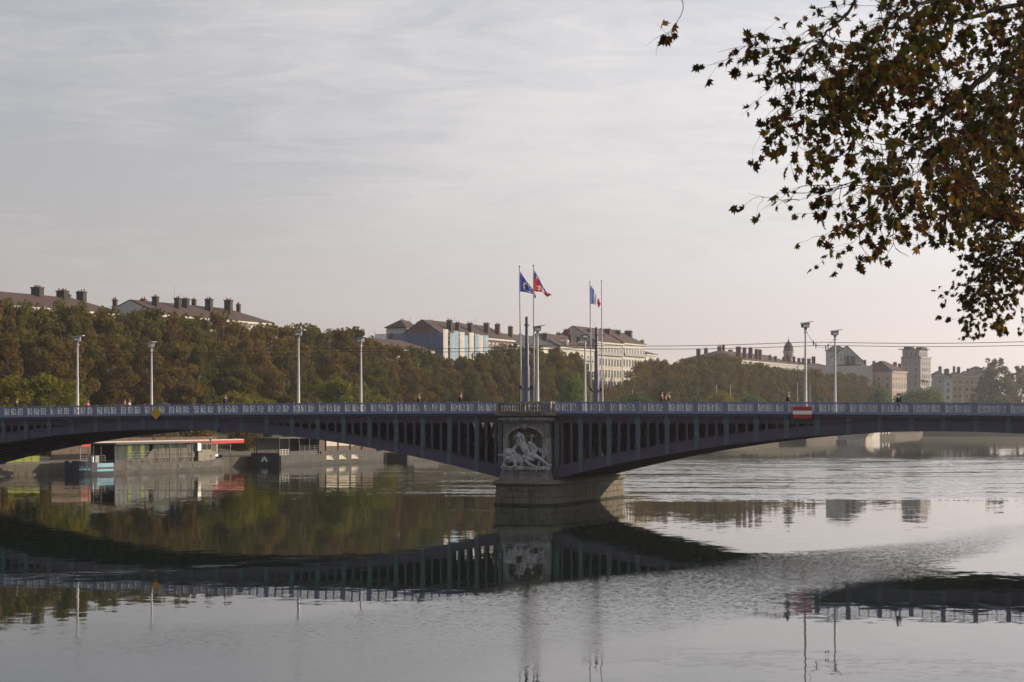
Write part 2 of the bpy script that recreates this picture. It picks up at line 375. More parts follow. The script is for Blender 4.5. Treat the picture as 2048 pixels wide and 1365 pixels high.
for sgn, wf in ((1, 0.0), (-1, WID)):
    for side in (-1, 1):
        ts = ts_range(2.45*side, TEND*side, 30)
        def S(lst): return lambda t: [(wf+sgn*a, z+drop(t)) for a, z in lst]
        # cornice with a stepped underside, frieze plate below it
        sweep(ts, S([(-0.34, 8.03), (-0.34, 8.17), (0.3, 8.17), (0.3, 7.84), (-0.08, 7.84), (-0.12, 7.92), (-0.24, 7.96)]), M_RAIL, 'cornice', bridge)
        sweep(ts, S([(0.0, FB), (0.16, FB), (0.16, 7.838), (0.0, 7.838)]), M_FRIE, 'frieze', bridge)
        sweep(ts, S([(-0.07, 7.50), (-0.003, 7.50), (-0.003, 7.60), (-0.07, 7.60)]), M_FRIE, 'frieze_moulding', bridge)
        if sgn == 1:
            d = MB(); t = 2.6
            while t < TEND-0.2:
                d.box(side*t-0.065, side*t+0.065, -0.16, -0.085, 7.70+drop(t), 7.835+drop(t)); t += 0.26
            tag(d.build('dentil_course', M_FRIE, bridge), kind='stuff')
        # outer arch girder with flanges
        ga = ts_range(2.3*side, TEND*side, 48)
        sweep(ga, lambda t: [(wf-sgn*0.06, a_bot(t)), (wf+sgn*0.34, a_bot(t)), (wf+sgn*0.34, a_top(t)), (wf-sgn*0.06, a_top(t))], M_GIRD, 'arch_girder', bridge)
        for zf, h in ((a_top, 0.035), (a_bot, -0.035)):
            sweep(ga, lambda t: [(wf-sgn*0.15, zf(t)), (wf+sgn*0.42, zf(t)), (wf+sgn*0.42, zf(t)+h), (wf-sgn*0.15, zf(t)+h)], M_GIRD, 'girder_flange', bridge)
# inner arch ribs, each with its own columns, and the bracing between them
POSTS = [s*(4.85+2.6*k) for s in (-1, 1) for k in range(25) if 4.85+2.6*k < TEND]
for r in range(1, 8):
    w0 = WID*r/8
    for side in (-1, 1):
        b = MB()
        for (za, zb, wa, wb, mi) in ((a_bot, a_top, -0.09, 0.09, 0),):
            ts = ts_range(2.3*side, TEND*side, 40)
            b.loft([[(t, w0+wa, za(t)), (t, w0+wb, za(t)), (t, w0+wb, zb(t)), (t, w0+wa, zb(t))] for t in ts])
            b.loft([[(t, w0-0.3, za(t)-0.04), (t, w0+0.3, za(t)-0.04), (t, w0+0.3, za(t)), (t, w0-0.3, za(t))] for t in ts], 1)
        for p in POSTS:
            if p*side < 0: continue
            for q in (0, 0.87, 1.73):
                t = p+side*q; h0 = a_top(t)
                if 7.55+drop(t)-h0 > 0.12 and abs(t) < TEND: b.box(t-0.13, t+0.13, w0-0.12, w0+0.12, h0, 7.55+drop(t))
        b.build('arch_rib', [M_INNER, M_SOFFIT], bridge)
for p in POSTS:
    za, zb = a_top(p), 7.55+drop(p)
    if zb-za < 0.5: continue
    b = MB(); hh = min(0.5, (zb-za)*0.25)
    for r in range(8):
        wa, wb = WID*r/8+0.15, WID*(r+1)/8-0.15
        for (c, d_) in ((za, zb), (zb, za)):
            dz = hh if d_ > c else -hh
            b.hexa([(p-0.05, wa, min(c, c+dz)), (p+0.05, wa, min(c, c+dz)), (p+0.05, wb, min(d_, d_-dz)), (p-0.05, wb, min(d_, d_-dz)),
                    (p-0.05, wa, max(c, c+dz)), (p+0.05, wa, max(c, c+dz)), (p+0.05, wb, max(d_, d_-dz)), (p-0.05, wb, max(d_, d_-dz))])
    b.build('cross_brace', M_INNER, bridge)
for i in range(25):                                            # transverse ties seen under the arch
    for side in (-1, 1):
        t = side*(3.4+2.6*i)
        if abs(t) > TEND: continue
        MB().box(t-0.06, t+0.06, 0.35, WID-0.35, a_bot(t)+0.05, a_bot(t)+0.28).build('tie_beam', M_SOFFIT, bridge)

# spandrel columns, pilasters, posts and railing panels on both faces
def column_mesh(h, wid, fl):
    """flat column with concave flares at head and foot"""
    fl = min(fl, h*0.42); hw = wid/2; pts = []
    arc = [(hw+fl*0.62*(1-math.sin(a)), fl*(1-math.cos(a))) for a in (0, 0.4, 0.8, 1.2, math.pi/2)]
    right = [(x, z) for x, z in arc] + [(x, h-z) for x, z in reversed(arc)]
    return right + [(-x, z) for x, z in reversed(right)]
def panel_mesh():
    b = MB(); W = 2.28; y0, y1 = -0.045, 0.045
    b.box(-W/2, W/2, -0.05, 0.05, 0.0, 0.07); b.box(-W/2, W/2, -0.05, 0.05, 0.74, 0.80)
    cw = W/3
    for i in range(4):
        x = -W/2 + cw*i; b.box(x-0.035, x+0.035, -0.08, 0.08, 0.07, 0.74)
    for i in range(3):
        c = -W/2 + cw*(i+0.5)
        for x0 in (c-cw/2+0.10, c+cw/2-0.10): b.box(x0-0.010, x0+0.010, y0, y1, 0.07, 0.74)
        n = 14
        def ring(cx, cz, r, th, a0=0, a1=2*math.pi, k=n):
            for j in range(k):
                p, q = a0+(a1-a0)*j/k, a0+(a1-a0)*(j+1)/k
                b.add([(cx+r*math.cos(p), y0, cz+r*math.sin(p)), (cx+r*math.cos(q), y0, cz+r*math.sin(q)), (cx+(r-th)*math.cos(q), y0, cz+(r-th)*math.sin(q)), (cx+(r-th)*math.cos(p), y0, cz+(r-th)*math.sin(p)),
                       (cx+r*math.cos(p), y1, cz+r*math.sin(p)), (cx+r*math.cos(q), y1, cz+r*math.sin(q)), (cx+(r-th)*math.cos(q), y1, cz+(r-th)*math.sin(q)), (cx+(r-th)*math.cos(p), y1, cz+(r-th)*math.sin(p))],
                      [(0,1,2,3), (7,6,5,4), (0,4,5,1), (3,2,6,7)])
        ring(c, 0.405, 0.17, 0.030); ring(c, 0.405, 0.05, 0.05, k=8)
        for sx in (-1, 1):
            for sz in (-1, 1):
                ring(c+sx*0.17, 0.405+sz*0.235, 0.115, 0.026, k=9)
        for a in (0, 90, 180, 270):
            dx, dz = math.cos(R(a)), math.sin(R(a))
            b.add([(c+dx*0.17-dz*.02, y0, .405+dz*.17+dx*.02), (c+dx*0.17+dz*.02, y0, .405+dz*.17-dx*.02), (c+dx*.31+dz*.02, y0, .405+dz*.31-dx*.02), (c+dx*.31-dz*.02, y0, .405+dz*.31+dx*.02)], [(0,1,2,3)])
    return b.mesh('railing_panel', M_RAIL)
ME_PANEL = panel_mesh()
def post_mesh():
    b = MB(); b.box(-0.16, 0.16, -0.09, 0.09, 0.0, 0.86); b.box(-0.2, 0.2, -0.12, 0.12, 0.0, 0.10); b.box(-0.19, 0.19, -0.12, 0.12, 0.86, 0.915)
    b.box(-0.09, 0.09, -0.11, -0.085, 0.18, 0.76); return b.mesh('railing_post', M_RAIL)
ME_POST = post_mesh()
def corbel_mesh():
    b = MB(); b.prism([(-0.30, 8.02), (-0.20, 7.74), (-0.13, 7.56), (-0.02, 7.50), (-0.02, 8.02)], -0.17, 0.17, 'x')
    b.box(-0.22, 0.22, -0.24, -0.04, 7.46, 7.56); return b.mesh('corbel', M_TEAL)
ME_CORB = corbel_mesh()
for sgn, wf in ((1, 0.0), (-1, WID)):
    wr = wf+sgn*(-0.16)
    for side in (-1, 1):
        sweep(ts_range(2.45*side, TEND*side, 30), lambda t: [(wr-0.10, 8.985+drop(t)), (wr+0.10, 8.985+drop(t)), (wr+0.085, 9.055+drop(t)), (wr-0.085, 9.055+drop(t))], M_RAIL, 'hand_rail', bridge)
    for p in POSTS:
        side = 1 if p > 0 else -1; rz = 0 if sgn == 1 else math.pi
        link('railing_post', ME_POST, bridge, (p, wr, 8.17+drop(p)), rz)
        pm = p - side*1.3
        link('railing_panel', ME_PANEL, bridge, (pm, wr, 8.18+drop(pm)), rz)
        if sgn == -1: continue
        link('corbel', ME_CORB, bridge, (p, 0, drop(p)))
        zt = a_top(p); fb = FB+drop(p)
        # pilaster: shaft between girder and frieze, capital, and the strip across girder and frieze
        b = MB(); b.box(p-0.20, p+0.20, -0.14, -0.062, a_bot(p)-0.0, min(zt, 7.46)); b.box(p-0.25, p+0.25, -0.17, -0.145, zt-0.42, zt-0.36)
        b.build('pilaster_strip', M_TEAL, bridge)
        if fb-zt > 0.05:
            h = 7.46+drop(p)-zt
            b = MB(); b.box(p-0.19, p+0.19, -0.13, 0.1, zt+0.04, zt+h); b.box(p-0.25, p+0.25, -0.17, 0.05, zt+0.04, zt+0.16)
            b.prism([(-0.27, 0), (0.27, 0), (0.24, -0.14), (0.30, -0.22), (0.2, -0.36), (-0.2, -0.36), (-0.30, -0.22), (-0.24, -0.14)], -0.19, 0.02, 'y')
            for i in range(len(b.v)-16, len(b.v)): b.v[i] = (b.v[i][0]+p, b.v[i][1], b.v[i][2]+zt+h)
            for i in range(len(b.v)-32, len(b.v)-16): b.v[i] = (b.v[i][0]+p, b.v[i][1], b.v[i][2]+zt+h)
            b.build('pilaster', M_TEAL, bridge)
    for p in POSTS:
        side = 1 if p > 0 else -1
        for q in (-1.73, -0.87, 0.87*0):
            t = p+side*q
            if q == 0: continue
            zt = a_top(t)+0.03; fb = FB+drop(t)+0.02; h = fb-zt
            if h < 0.10 or abs(t) < 2.9: continue
            MB().prism(column_mesh(h, 0.20, 0.17), -0.02, 0.12, 'y').build('spandrel_column', M_GIRD, bridge, (t, wf, zt))
    # end columns beside the pier
    if sgn == 1:
        for side in (-1, 1):
            zt = a_top(2.6); MB().box(2.65*side-0.19, 2.65*side+0.19, -0.1, 0.1, zt, FB).build('pilaster', M_TEAL, bridge)

# ------------------------------------------------------------------ the stone pier
pier = thing('bridge_pier', 'pale weathered stone bridge pier with arched niche and rounded base', 'bridge pier', BO, -AL)
PW0, PW1 = -2.05, 20.4
def rrect(hw, w0, w1, r, n=7, t0=0.05):
    pts = []
    for cx, cy, a0 in ((hw-r, w0+r, -90), (hw-r, w1-r, 0), (-hw+r, w1-r, 90), (-hw+r, w0+r, 180)):
        for i in range(n+1):
            a = R(a0+90*i/n); pts.append((t0+cx+r*math.cos(a), cy+r*math.sin(a)))
    return pts
def ringz(poly, z): return [(a, b, z) for a, b in poly]
def stone_course(z0, z1, hw, w0, w1, r, blen, off, m, parent):
    """one course cut into separate blocks with recessed joints round a dark core"""
    out = rrect(hw, w0, w1, r, 9); n = len(out); out.append(out[0])
    cum = [0]
    for i in range(n): cum.append(cum[-1]+math.dist(out[i], out[i+1]))
    tot = cum[-1]; k = max(8, round(tot/blen)); ln = tot/k
    def P(s):
        s %= tot
        for i in range(n):
            if cum[i+1] >= s:
                f = (s-cum[i])/max(cum[i+1]-cum[i], 1e-9); a, b_ = out[i], out[i+1]; return Vector((a[0]+(b_[0]-a[0])*f, a[1]+(b_[1]-a[1])*f))
        return Vector(out[0])
    for j in range(k):
        s0, s1 = off+j*ln+0.02, off+(j+1)*ln-0.02; pr = random.uniform(-0.012, 0.012)
        po, pi = [], []
        for q in range(6):
            s = s0+(s1-s0)*q/5; p = P(s); d = (P(s+0.05)-P(s-0.05)).normalized(); nrm = Vector((d.y, -d.x))
            po.append(p+nrm*pr); pi.append(p-nrm*0.5)
        poly = [(p.x, p.y) for p in po] + [(p.x, p.y) for p in reversed(pi)]
        MB().prism(poly, z0+0.028, z1-0.028, 'z').build('stone_block', m, parent)
MB().loft([ringz(rrect(2.78, PW0+0.1, PW1-0.1, 1.5), z) for z in (-2, 1.9)]).build('core', M_MORT, pier)
MB().loft([ringz(rrect(2.98, PW0-0.1, PW1+0.1, 1.6), -2), ringz(rrect(2.98, PW0-0.1, PW1+0.1, 1.6), 0.10), ringz(rrect(2.90, PW0-0.02, PW1+0.02, 1.6), 0.16)]).build('footing', M_MOSS, pier)
for k, (z0, z1, o) in enumerate(((0.16, 0.72, 0.04), (0.72, 1.24, 0.02), (1.24, 1.74, 0.0))):
    stone_course(z0, z1, 2.86+o, PW0-o, PW1+o, 1.55, 2.3, 1.1*(k % 2), M_STONED, pier)
prof = [(2.80, 1.74), (3.02, 1.78), (3.10, 1.90), (3.08, 2.02), (2.95, 2.14), (2.70, 2.22)]
MB().loft([ringz(rrect(h, PW0-(h-2.86), PW1+(h-2.86), 1.6), z) for h, z in prof], sm=False).build('torus_moulding', M_STONED, pier)
# pedestal carrying the sculpture, with a carved wave band
MB().loft([ringz(rrect(2.30, -1.75, 3, 0.25, 3), 2.22), ringz(rrect(2.22, -1.68, 3, 0.25, 3), 2.5), ringz(rrect(2.05, -1.55, 3, 0.2, 3), 3.12), ringz(rrect(2.14, -1.64, 3, 0.2, 3), 3.16), ringz(rrect(2.14, -1.64, 3, 0.2, 3), 3.32)]).build('pedestal', M_STONE, pier)
for i in range(9):
    c = -1.75+i*0.42; b = MB()
    pts = [(c+0.16*math.cos(a)*(1-a/9), -1.66, 2.82+0.15*math.sin(a)*(1-a/9)) for a in [0.5*j for j in range(13)]]
    b.tube(pts, [0.045]*6+[0.035]*7, 5); b.tube([(c+0.16, -1.67, 2.82), (c+0.28, -1.68, 2.69), (c+0.40, -1.68, 2.70)], 0.04, 5); b.build('wave_scroll', M_TRIMST, pier)
# shaft: two side piers, niche back and arch
NW = -1.0
for s in (-1, 1):
    b = MB(); x0, x1 = sorted((0.05+s*1.62, 0.05+s*2.05)); b.box(x0, x1, NW, 1.2, 3.32, 5.60)
    b.build('niche_pier', M_TRIMST, pier)
    b = MB(); b.box(x0-0.05, x1+0.05, NW-0.07, 1.25, 5.60, 5.72); b.box(x0-0.02, x1+0.02, NW-0.03, 1.23, 5.72, 5.86); b.build('impost', M_TRIMST, pier)
MB().box(-1.60, 1.70, -0.42, 1.2, 3.32, 7.2).build('niche_back', M_STONED, pier)
def arch_pts(rx, rz, n=16): return [(0.05+rx*math.cos(math.pi*i/n), 5.86+rz*math.sin(math.pi*i/n)) for i in range(n+1)]
b = MB(); inner = arch_pts(1.60, 0.92); poly = [(2.10, 5.86), (2.10, 7.24), (-2.0, 7.24), (-2.0, 5.86)] + list(reversed(inner))
for i in range(16):       # spandrel wall above the niche, cut by the arch
    (xa, za), (xb, zb) = inner[i], inner[i+1]
    b.hexa([(xa, NW, za), (xa, 0.3, za), (xb, 0.3, zb), (xb, NW, zb), (xa, NW, 7.24), (xa, 0.3, 7.24), (xb, 0.3, 7.24), (xb, NW, 7.24)])
b.box(1.65, 2.10, NW, 1.2, 5.86, 7.24); b.box(-2.0, -1.55, NW, 1.2, 5.86, 7.24)
b.build('niche_spandrel', M_STONE, pier)
outer = arch_pts(1.86, 1.14); 
for i in range(15):       # voussoirs of the archivolt
    if i == 7: continue
    a0, a1 = math.pi*i/15+0.012, math.pi*(i+1)/15-0.012; ps = []
    for rx, rz, aa in ((1.60, .92, (a0, (a0+a1)/2, a1)), (1.86, 1.14, (a1, (a0+a1)/2, a0))):
        ps += [(0.05+rx*math.cos(a), 5.86+rz*math.sin(a)) for a in aa]
    MB().prism(ps, NW-0.09, NW+0.12, 'y').build('voussoir', M_TRIMST, pier)
MB().prism([(-0.12, 6.62), (0.22, 6.62), (0.32, 7.16), (-0.22, 7.16)], NW-0.24, NW+0.1, 'y').ball((0.05, NW-0.26, 6.86), (0.2, 0.14, 0.22), 8, 6).build('keystone', M_TRIMST, pier)
b = MB()
for k in range(13):       # scallop shell at the head of the niche
    a = math.pi*(k+0.5)/13; b.tube([(0.05, -0.44, 5.9), (0.05+0.8*math.cos(a), -0.46, 5.9+0.5*math.sin(a)), (0.05+1.45*math.cos(a), -0.42, 5.9+0.85*math.sin(a))], [0.05, 0.10, 0.13], 5)
b.build('niche_shell', M_STONED, pier)
MB().box(-2.05, 2.15, 1.2, WID-1, 2.2, 7.5).build('pier_body', M_STONED, pier)
rr = lambda h, f, z: ringz(rrect(h, f, 1.0, 0.12, 2), z)
MB().loft([rr(2.10, NW-0.06, 7.20), rr(2.30, NW-0.22, 7.30), rr(2.48, NW-0.38, 7.44), rr(2.50, NW-0.42, 7.52), rr(2.36, NW-0.3, 7.62), rr(2.24, NW-0.2, 7.70)]).build('cyma_moulding', M_TRIMST, pier)
MB().loft([rr(2.30, NW-0.25, 7.70), rr(2.62, NW-0.50, 7.80), rr(2.70, NW-0.56, 7.84), rr(2.70, NW-0.56, 7.97), rr(2.58, NW-0.46, 8.02), rr(2.50, NW-0.40, 8.05)]).build('cornice_slab', M_STONED, pier)
# bowed balustrade
def bow(x): return NW-0.42+0.30*((x-0.05)/2.4)**2
def bowed(x0, x1, th, z0, z1, name, m, n=12):
    b = MB(); xs = ts_range(x0, x1, n)
    b.loft([[(x, bow(x)-th/2, z0), (x, bow(x)+th/2, z0), (x, bow(x)+th/2, z1), (x, bow(x)-th/2, z1)] for x in xs]); return b.build(name, m, pier)
bowed(-2.40, 2.50, 0.42, 8.05, 8.24, 'balustrade_plinth', M_STONE)
bowed(-2.44, 2.54, 0.44, 8.88, 9.07, 'balustrade_coping', M_TRIMST)
bp = MB().lathe([(0.085, 0), (0.085, 0.05), (0.055, 0.09), (0.075, 0.16), (0.105, 0.26), (0.095, 0.34), (0.06, 0.46), (0.05, 0.54), (0.07, 0.57), (0.085, 0.6), (0.085, 0.64)], n=8).mesh('baluster', M_STONE)
for i in range(18):
    x = -2.1+i*0.253
    if abs(x-0.05) < 0.16: continue
    link('baluster', bp, pier, (x, bow(x), 8.24))
for x in (-2.27, 0.05, 2.37):
    MB().box(x-0.14, x+0.14, bow(x)-0.2, bow(x)+0.2, 8.24, 8.88).build('balustrade_dado', M_STONE, pier)
for s in (-1, 1):         # returns to the bridge railing
    x = 0.05+s*2.38
    MB().box(x-0.17, x+0.17, -0.95, 0.2, 8.05, 8.24).build('return_plinth', M_STONE, pier)
    MB().box(x-0.18, x+0.18, -0.92, 0.2, 8.88, 9.07).build('return_coping', M_STONE, pier)
    for y in (-0.72, -0.42, -0.12): link('baluster', bp, pier, (x, y, 8.24))
# back of the pier mirrors the front roughly
MB().box(-2.2, 2.3, WID-1.0, WID+1.2, 2.22, 8.05).build('rear_shaft', M_STONED, pier)
MB().box(-2.4, 2.5, WID+0.6, WID+1.3, 8.06, 9.05).build('rear_parapet', M_STONE, pier)

# ------------------------------------------------------------------ sculpture: reclining figure with a lion
def blob(name, caps, m, parent, vox=0.045, balls=(), smooth=4):
    """limbs and masses fused into one continuous surface"""
    b = MB()
    for pts, rad in caps:
        b.tube(pts, rad, 10)
        for p, r_ in ((pts[0], rad[0]), (pts[-1], rad[-1])): b.ball(p, r_*0.99, 8, 5)
        for p, r_ in zip(pts[1:-1], rad[1:-1]): b.ball(p, r_*1.0, 8, 5)
    for c, r_ in balls: b.ball(c, r_, 10, 7)
    o = b.build(name, m, parent)
    md = o.modifiers.new('fuse', 'REMESH'); md.mode = 'VOXEL'; md.voxel_size = vox; md.use_smooth_shade = True
    s = o.modifiers.new('soften', 'SMOOTH'); s.iterations = smooth; s.factor = 0.5
    return o
def sp(px_, py_, dw=0.0):        # photo position on the pier front -> pier-local point
    return Vector(((px_-1044.5)/21.5, -1.35+dw, 7.7-(py_-835)/22.9))
sculpt = thing('sculpture_group', 'white stone sculpture of a reclining figure leaning on a lion', 'sculpture', BO, -AL)
blob('figure', [
    ([sp(1037,878,-.05), sp(1041,886,0), sp(1045,892,0)], [0.17, 0.13, 0.22]),
    ([sp(1045,892,.02), sp(1049,900,-.02), sp(1054,908,-.05), sp(1060,914,-.08)], [0.37, 0.37, 0.31, 0.36]),
    ([sp(1034,890,0), sp(1027,898,-.15), sp(1017,905,-.3), sp(1006,911,-.35), sp(996,911,-.4)], [0.19, 0.15, 0.12, 0.10, 0.06]),
    ([sp(1057,887,.05), sp(1066,893,.1), sp(1072,902,-.1), sp(1063,905,-.3)], [0.19, 0.16, 0.12, 0.08]),
    ([sp(1062,913,-.1), sp(1069,914,-.45), sp(1078,915,-.5), sp(1086,922,-.4), sp(1097,930,-.35), sp(1103,930,-.4)], [0.30, 0.25, 0.18, 0.14, 0.09, 0.07]),
    ([sp(1057,914,-.15), sp(1054,922,-.5), sp(1060,928,-.5), sp(1072,934,-.4), sp(1080,935,-.45)], [0.29, 0.22, 0.17, 0.11, 0.07])],
    M_MARB, sculpt, 0.045, [(sp(1036,874,-.08), (0.19, 0.21, 0.25)), (sp(1034,883,-.12), (0.14, 0.13, 0.2)), (sp(1033,875,-.26), (0.05, 0.06, 0.07))])
blob('hair_and_beard', [([sp(1030,872,-.1), sp(1036,867,0), sp(1043,873,.03), sp(1046,884,.05)], [0.09, 0.12, 0.14, 0.12]), ([sp(1034,881,-.2), sp(1036,888,-.2), sp(1040,894,-.15)], [0.11, 0.12, 0.07]),
    ([sp(1028,874,-.1), sp(1027,880,-.05)], [0.07, 0.05])], M_MARB, sculpt, 0.04)
blob('drapery', [([sp(1056,890,.1), sp(1062,897,.1), sp(1066,905,.0), sp(1070,911,-.2), sp(1060,917,-.42)], [0.16, 0.2, 0.2, 0.22, 0.16]),
    ([sp(1048,914,-.35), sp(1058,918,-.5), sp(1068,920,-.5)], [0.14, 0.17, 0.16]), ([sp(1046,912,-.1), sp(1046,924,-.3), sp(1044,935,-.25)], [0.16, 0.2, 0.16]),
    ([sp(1075,918,-.2), sp(1078,926,-.2), sp(1076,935,-.2)], [0.14, 0.16, 0.14])], M_MARB, sculpt, 0.045)
blob('lion', [([sp(1020,908,-.3), sp(1020,918,-.35)], [0.46, 0.42]), ([sp(1032,915,.1), sp(1042,924,0), sp(1046,930,0)], [0.42, 0.38, 0.3]),
    ([sp(1012,922,-.4), sp(1008,931,-.45), sp(1014,934,-.6)], [0.2, 0.15, 0.12]), ([sp(1030,924,-.4), sp(1033,932,-.5), sp(1026,935,-.6)], [0.2, 0.16, 0.12])],
    M_MARB, sculpt, 0.045, [(sp(1018,917,-.72), (0.2, 0.2, 0.17)), (sp(1021,907,-.7), (0.24, 0.18, 0.2)), (sp(1014,903,-.55), 0.09), (sp(1029,904,-.55), 0.09)]
    + [(sp(1020+11*math.cos(a), 911+11*math.sin(a), -.35), 0.17) for a in [0.52*k for k in range(12)]])
blob('reeds_and_leaves', [([sp(1082,918,0), sp(1084,908,.0), sp(1081,899,.0), sp(1086,892,-.05)], [0.14, 0.10, 0.09, 0.05]), ([sp(1084,910,0), sp(1090,904,-.05), sp(1089,897,-.1)], [0.1, 0.09, 0.05]),
    ([sp(1085,914,0), sp(1093,910,-.1), sp(1092,905,-.2)], [0.1, 0.07, 0.06]), ([sp(1078,905,.05), sp(1076,898,.05), sp(1070,895,.1)], [0.1, 0.09, 0.06])], M_MARB, sculpt, 0.04)
b = MB(); b.tube([sp(1062,902,-.35), sp(1063,872,-.2)], 0.035, 6); b.ball(sp(1063,871,-.2), (0.1, 0.06, 0.1)); b.ball(sp(1067,873,-.2), (0.09, 0.05, 0.05)); b.build('staff', M_MARB, sculpt)
blob('rock_base', [([sp(1003,936,-.2), sp(1020,937,-.25), sp(1045,937,-.25), sp(1075,937,-.25), sp(1096,936,-.2)], [0.16, 0.2, 0.22, 0.2, 0.16])]
    + [([sp(x, 938, -.42), sp(x+random.uniform(-1, 1), 942.5+random.uniform(-1, 1), -.42)], [0.10, 0.05]) for x in (1008, 1013, 1019, 1024, 1069, 1075, 1081, 1088, 1095, 1099)], M_MARB, sculpt, 0.045)
# ------------------------------------------------------------------ lamps, masts, flags, wires, signs on the bridge
def pole_prof(r0, r1, h): return [(r0*1.5, 0), (r0*1.5, 0.12), (r0*1.05, 0.16), (r0, 0.2), ((r0+r1)/2, h/2), (r1, h)]
ME_LPOLE = MB().lathe(pole_prof(0.15, 0.075, 7.0), n=10).mesh('pole', M_POLE)
hb = MB(); hb.hexa([(-0.30, -0.22, 0.0), (0.26, -0.22, 0.0), (0.26, 0.22, 0.0), (-0.30, 0.22, 0.0), (-0.34, -0.24, 0.34), (0.30, -0.24, 0.42), (0.30, 0.24, 0.42), (-0.34, 0.24, 0.34)])
hb.box(-0.10, 0.10, -0.10, 0.10, -0.22, 0.0)
ME_LHEAD = hb.mesh('lamp_head', M_GREY)
ME_LHOOD = MB().hexa([(-0.40, -0.28, 0.345), (0.62, -0.28, 0.475), (0.62, 0.28, 0.475), (-0.40, 0.28, 0.345), (-0.40, -0.28, 0.40), (0.62, -0.28, 0.545), (0.62, 0.28, 0.545), (-0.40, 0.28, 0.40)]).mesh('hood', M_POLE)
ME_LLENS = MB().box(-0.24, 0.20, -0.235, -0.222, 0.06, 0.20).box(-0.26, 0.22, -0.18, 0.18, -0.02, -0.002).mesh('lens', M_LENS)
LAMPS = [(155, 1.0, 'lamp post nearest the left end of the bridge', 2.6), (303, 17.4, 'second lamp post from the left end of the bridge, behind the yellow diamond', 2.4),
         (597, 1.0, 'third lamp post from the left end of the bridge', 2.8), (722, 17.4, 'fourth lamp post from the left, on the far footway', 2.5),
         (1075, 1.0, 'lamp post beside the near pair of flagpoles', -1.45), (1170, 17.4, 'lamp post just left of the far pair of flagpoles', -1.1),
         (1611, 1.0, 'taller-looking lamp post right of the flagpoles, above the red and white board', -1.3), (1670, 17.4, 'rightmost lamp post on the bridge', -1.6)]
for px_, w_, where, yaw in LAMPS:
    t = t_at(px_, w_); o = thing('street_lamp', ('pale grey ' + where)[:110], 'street lamp', B(t, w_, 8.13+drop(t)), -AL + (0.2 if yaw > 0 else 0.9), 'lamp posts along the bridge')
    link('pole', ME_LPOLE, o); h = link('lamp_head', ME_LHEAD, o, (0, 0, 7.2)); link('hood', ME_LHOOD, h); link('lens', ME_LLENS, h)
    MB().box(-0.13, 0.13, -0.13, 0.13, 6.78, 6.86).build('collar', M_POLE, o)
    o.rotation_euler.z = -AL + {2.6: 0.25, 2.4: -0.5, 2.8: 0.2, 2.5: -0.4}.get(yaw, 0.55 + 0.3*(yaw+1.3))

def trolley_mast(px_, w_, top, label):
    t = t_at(px_, w_); z0 = 8.13+drop(t); o = thing('trolley_mast', label, 'mast', B(t, w_, z0), -AL, 'blue masts on the pier')
    h = top-z0
    MB().lathe([(0.34, 0), (0.34, 0.3), (0.26, 0.34), (0.25, h*0.48), (0.19, h*0.49), (0.185, h*0.72), (0.15, h*0.73), (0.145, h-0.1), (0.1, h)], n=12).build('pole', M_POLEB, o)
    MB().lathe([(0.2, 0), (0.24, 0.02), (0.24, 0.1), (0.2, 0.12)], (0, 0, h*0.905), 10).build('collar', M_POLEB, o)
    MB().box(-0.72, 0.72, -0.06, 0.06, 0.86, 0.98).build('cross_bar', M_DARK, o)
    for s in (-1, 1): MB().box(s*0.64-0.06, s*0.64+0.06, -0.06, 0.06, 0, 0.98).build('post', M_DARK, o)
    MB().box(-0.5, 0.5, -0.05, 0.05, 2.02, 2.1).build('bracket', M_DARK, o)
    for s in (-1, 1): MB().hexa([(s*0.5-0.12, -0.2, 2.1), (s*0.5+0.12, -0.2, 2.1), (s*0.5+0.12, 0.1, 2.1), (s*0.5-0.12, 0.1, 2.1), (s*0.52-0.12, -0.26, 2.36), (s*0.52+0.12, -0.26, 2.36), (s*0.52+0.12, 0.04, 2.3), (s*0.52-0.12, 0.04, 2.3)]).build('floodlight', M_DARK, o)
    return o
trolley_mast(1053.5, 1.0, 16.62, 'near thick dark blue mast standing between the two left flagpoles')
trolley_mast(1193, 17.4, 16.35, 'far thick dark blue mast standing between the two right flagpoles')
FP = {}
for px_, w_, topy, k, lab in ((1039, 1.0, 535, 'eu', 'tall slim flagpole carrying the blue flag, leftmost of the four'), (1067, 1.0, 533, 'ly', 'tall slim flagpole carrying the red flag'),
                              (1180, 17.4, 565, 'fr', 'slim flagpole carrying the tricolour flag'), (1203, 17.4, 563, 'no', 'bare slim flagpole without a flag, rightmost of the four')):
    # the poles lean a touch apart, foot nearer the mast than the head
    foot = {'eu': 1042.5, 'ly': 1068.5, 'fr': 1182.5, 'no': 1205}[k]
    t0, t1 = t_at(foot, w_), t_at(px_, w_); z0 = 8.13+0.9; Yp = B(t1, w_, 0).y; zt = CAMH+(HZ-topy)*Yp/F
    o = thing('flagpole', lab, 'flagpole', B(t0, w_, z0), -AL, 'flagpoles on the pier')
    MB().tube([(0, 0, 0), (t1-t0, 0, zt-z0)], [0.085, 0.05], 8).build('pole', M_POLE, o)
    MB().ball((t1-t0, 0, zt-z0+0.06), 0.08 if k in 'euly' else 0.06, 8, 5).build('finial', M_DARK, o)
    FP[k] = (B(t1, w_, zt), o)
def fmat(name, c):
    m = mat(name, c, 0.8, 0.05, 8); t = m.node_tree; b = t.nodes['Principled BSDF']
    tr = t.nodes.new('ShaderNodeBsdfTranslucent'); tr.inputs[0].default_value = (*c, 1); mx = t.nodes.new('ShaderNodeMixShader'); mx.inputs[0].default_value = 0.5
    L(t, b.outputs[0], mx.inputs[1]); L(t, tr.outputs[0], mx.inputs[2]); L(t, mx.outputs[0], t.nodes['Material Output'].inputs[0]); return m
